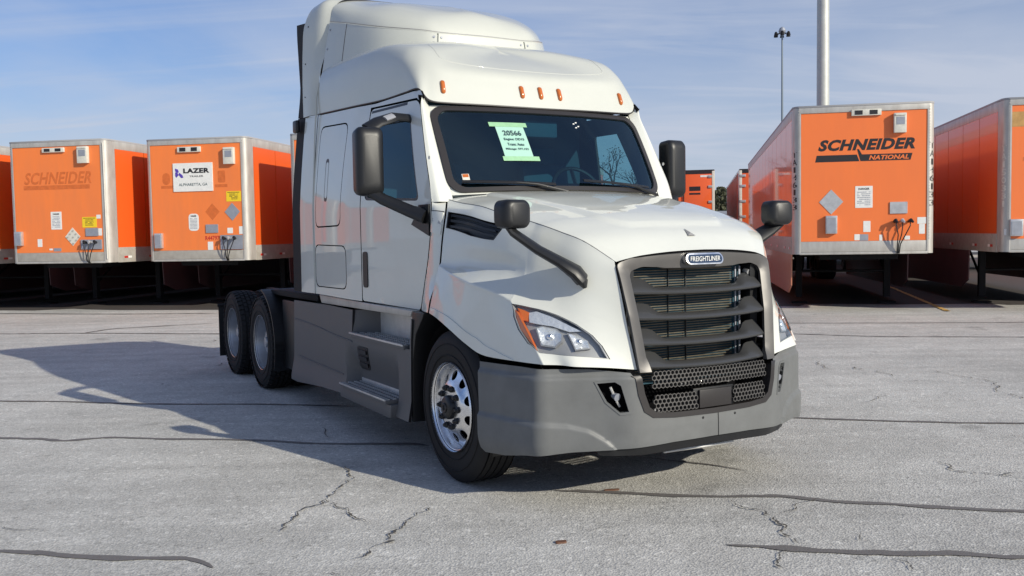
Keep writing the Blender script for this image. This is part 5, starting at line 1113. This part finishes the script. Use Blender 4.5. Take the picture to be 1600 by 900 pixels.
# trailers further back, rear doors towards us
def rear_trailer(loc, label, L_=15.2, th=TH, wide=True, sm=None):
    t = empty('box_trailer', (loc[0], loc[1], 0), th, label=label, cat='trailer', group='trailers parked further back'); P = TW
    MB().box((.10, 0, BOTZ+.12), (P/2-.006, .05, TOPZ-.16)).build('rear_door', ORANGE, t, bevel=.004); d2 = MB().box((P/2+.006, 0, BOTZ+.12), (P-.10, .05, TOPZ-.16)).build('rear_door', ORANGE, t, bevel=.004)
    MB().box((0, -.01, TOPZ-.158), (P, .06, TOPZ)).build('rear_header', BLK, t); MB().box((0, -.01, BOTZ), (P, .06, BOTZ+.115)).build('rear_sill', TRAL, t)
    for x0 in (-.01, P-.095): MB().box((x0, -.012, BOTZ), (x0+.105, .06, TOPZ-.05)).build('corner_post', CREAM, t, bevel=.01)
    for x in (1.18, 1.40): MB().tube([(x, -.03, BOTZ+.15), (x, -.03, TOPZ-.2)], .018, 6).build('lock_rod', BLK, t)
    for x, dx in ((.06, .18), (P-.06, -.18)):
        for z in (1.6, 2.2, 2.8, 3.4, 3.8): MB().box((x-.04, -.035, z-.05), (x+dx, 0, z+.05)).build('hinge', SILVER, t, bevel=.01)
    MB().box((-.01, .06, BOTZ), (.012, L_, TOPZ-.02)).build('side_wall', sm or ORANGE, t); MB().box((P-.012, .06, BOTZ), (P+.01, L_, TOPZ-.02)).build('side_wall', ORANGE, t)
    for k in range(1, 12):
        for x in (-.02, P+.02): put('panel_post', box_me('rear_panel_post', (-.014, -.02, BOTZ+.2), (.014, .02, TOPZ-.1), ORANGE), t, (x, k*L_/12, 0))
    MB().box((0, .06, TOPZ-.02), (P, L_, TOPZ)).build('roof', ROOFM, t); MB().box((0, .06, BOTZ), (P, L_, BOTZ+.1)).build('floor', DARKIN, t); MB().box((.02, L_-.03, BOTZ), (P-.02, L_, TOPZ)).build('nose_panel', ORANGEF, t)
    for yy in (1.2, 2.5):
        for x in (.35, P-.35): put('trailer_wheel', SHARED['tw'], t, (x, yy, .51))
    MB().box((.3, .0, .5), (P-.3, .08, .6)).build('under_ride_guard', TRAL, t)
    for x in (.36, P-.36): MB().box((x-.065, L_-2.7, 0), (x+.065, L_-2.55, BOTZ)).build('landing_leg', FRAME, t)
    return t, d2
ra, d2 = rear_trailer((5.5, 37.4), 'far orange trailer showing its rear doors, right of the truck mirror')
MB().box((1.62, -.008, 3.25), (2.05, 0, 3.42)).build('small_logo', BLK, d2); MB().box((1.62, -.008, 3.10), (2.05, 0, 3.17)).build('small_logo', BLK, d2)
MB().box((2.05, -.008, 3.78), (2.45, 0, 3.86)).build('white_decal', WHT, d2)
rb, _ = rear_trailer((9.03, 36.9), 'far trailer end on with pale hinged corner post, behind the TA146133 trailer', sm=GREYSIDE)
rear_trailer((12.9, 35.4), 'unseen far trailer added behind the TA146133 trailer to darken the view beneath it', sm=GREYSIDE); rear_trailer((16.3, 34.9), 'unseen far trailer added behind the right edge trailer to darken the view beneath it', sm=GREYSIDE)  # both unseen, added to block the bright ground under the near trailers
# ================================================================= poles, far things
pl = empty('light_pole', (12.18, 36.5, 0), 0, label='thick pale grey light pole rising behind the TA146133 trailer out of the picture', cat='light pole', group='light poles')
MB().lathe([(.25, .0), (.235, 8), (.215, 16)], 28, 'z').build('mast', POLE, pl); MB().lathe([(.4, 0), (.4, .03), (.27, .04)], 20, 'z').build('base_flange', FRAME, pl)
for sx in (-1, 1):
    MB().tube([(0, 0, 15.8), (sx*.9, 0, 16.1)], .05, 8).build('arm', POLE, pl); MB().box((sx*.8, -.2, 16.0), (sx*1.5, .2, 16.2)).build('lamp_head', POLE, pl, bevel=.03)
D = 130
hm = empty('high_mast_light', (37.75, D, 0), 0, label='thin tall high mast light with a ring of lamp heads, far behind the lot', cat='light mast', group='light poles')
MB().lathe([(.22, 0), (.16, 15), (.11, 28.6)], 12, 'z').build('mast', mat('mast_steel', (.16, .2, .24), .5), hm)
MB().lathe([(.001, 29.5), (.35, 29.3), (.5, 28.9), (.3, 28.5), (.1, 28.4)], 16, 'z').build('head_cover', GREYD, hm)
for k in range(6):
    a = math.radians(60*k+15); x, y = math.cos(a), math.sin(a)
    MB().tube([(0, 0, 28.7), (x*.75, y*.75, 28.5)], .05, 6).build('arm', FRAME, hm)
    MB().lathe([(.1, .25), (.2, .1), (.3, -.3), (.001, -.34)], 10, 'z', (x*.95, y*.95, 28.5)).build('lamp_head', FRAME, hm)
# white vehicle glimpsed in the gap, and the low roof line behind it
vb = empty('white_box_truck', (16.6, 76, 0), TH, label='white box body glimpsed in the gap between two far orange trailers', cat='truck')
MB().box((0, 0, .9), (5.5, 3, 3.0)).build('box_body', WHBOX, vb, bevel=.05); MB().box((-.05, -.05, 3.0), (5.6, 3, 3.25)).build('roof_cap', GREYD, vb); MB().box((.2, .2, .3), (4.2, 2, .9)).build('chassis', FRAME, vb)
for x in (.7, 3.5): MB().lathe([(.1, -.1), (.45, -.1), (.5, 0), (.45, .15)], 16, 'y', (x, .1, .5)).build('wheel', RUBBER, vb)
cb = empty('parked_car', (12.3, 56, 0), TH, label='dark parked car mostly hidden below the truck hood line in the gap', cat='car')
MB().prism([(0, .35), (2.0, .35), (2.0, .95), (1.6, 1.0), (1.3, 1.45), (.3, 1.5), (0, 1.0)], 0, 4.4, lambda a, b, c: (a, c, b)).build('body', GREYD, cb, bevel=.08)
MB().prism([(.28, 1.05), (1.5, 1.05), (1.25, 1.4), (.35, 1.42)], -.02, .02, lambda a, b, c: (a, c, b)).build('window', BLK, cb)
for x in (.3, 1.7): MB().lathe([(.05, -.1), (.3, -.1), (.33, 0), (.3, .12)], 16, 'x', (x, .8, .33)).build('wheel', RUBBER, cb)
# trees: far belt and a few bare ones
def tree(loc, h, w, label, bare, seed, group='trees beyond the lot'):
    rg = np.random.RandomState(seed); t = empty('bare_tree' if bare else 'evergreen_tree', loc, 0, label=label, cat='tree', group=group); b = MB(); tips = []
    def br(p, d, L_, r, k):
        q = p+d*L_; b.tube([p, (p+q)/2+Vector(rg.randn(3)*L_*.05), q], [r, r*.8, r*.6], 5, cap=False)
        tips.append(q)
        if k == 0: return
        for _ in range(3 if k > 1 else 4):
            nd = (d+Vector(rg.randn(3)*.45)+Vector((0, 0, .15))).normalized(); br(q if rg.rand() > .4 else p+d*L_*.7, nd, L_*rg.uniform(.5, .75), r*.55, k-1)
    br(Vector((0, 0, 0)), Vector((0, 0, 1)), h*.38, h*.02, 4 if bare else 2)
    b.build('trunk', BARK, t)
    n = 500 if bare else 2600; V = []; Fs = []
    for i in range(n):
        if bare:
            c = tips[rg.randint(len(tips))]+Vector(rg.randn(3)*h*.02); s_ = h*.006
        else:
            a = rg.rand()*2*math.pi; zz_ = rg.rand()**.8; rr_ = w*.5*math.sqrt(rg.rand())*(math.sin(math.pi*min(1, .18+zz_*.8))**.6)*(.75+.3*math.sin(a*3+seed)+.15*math.sin(zz_*17)); c = Vector((rr_*math.cos(a), rr_*math.sin(a), h*(.12+.88*zz_))); s_ = h*.028
        u = Vector(rg.randn(3)).normalized()*s_; v = Vector(rg.randn(3)).normalized()*s_; k = len(V); V += [c-u, c+v, c+u, c-v]; Fs.append((k, k+1, k+2, k+3))
    me = mk('crown', V, Fs, LEAF if not bare else BARK, t); tagit(me, kind='stuff')
rg = np.random.RandomState(5)
for i in range(6): tree((21.0+i*2.6, 108+rg.uniform(-5, 5), 0), 5.6+rg.uniform(-.6, 1.0), 5, ('first','second','third','fourth','fifth','sixth')[i]+' olive evergreen from the left in the far tree belt', False, 20+i)
tree((7.4, 62, 0), 9.5, 5, 'bare thin tree far behind, seen through the truck side window', True, 3)
tree((9.5, 70, 0), 7.5, 5, 'bare bushy tree far behind, right of the thin one in the side window', True, 9)
# dark sheets that paint the shade of the trailer rows onto the ground
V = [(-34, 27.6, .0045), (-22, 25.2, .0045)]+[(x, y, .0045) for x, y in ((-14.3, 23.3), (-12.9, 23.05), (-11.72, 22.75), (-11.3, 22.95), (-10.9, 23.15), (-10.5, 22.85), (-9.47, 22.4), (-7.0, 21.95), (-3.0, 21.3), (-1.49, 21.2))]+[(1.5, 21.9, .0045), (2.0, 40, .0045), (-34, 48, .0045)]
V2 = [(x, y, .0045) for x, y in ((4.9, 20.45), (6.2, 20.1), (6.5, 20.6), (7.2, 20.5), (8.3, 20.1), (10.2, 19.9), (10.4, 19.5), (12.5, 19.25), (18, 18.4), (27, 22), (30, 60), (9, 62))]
tagit(mk('painted_ground_shade', V, [tuple(range(len(V)))], mat('shade_asphalt', (.05, .041, .038), .85, var=.3, vscale=2.5, dirt=(.10, .088, .078), bump=.2, bscale=60)), kind='structure')
tagit(mk('painted_ground_shade', V2, [tuple(range(len(V2)))], bpy.data.materials['shade_asphalt']), kind='structure')
# far land
tagit(mk('far_hedge', [(-300, 240, 0), (400, 240, 0), (400, 242, 3.4), (-300, 242, 3.0)], [(0, 1, 2, 3)], LEAF), kind='structure')
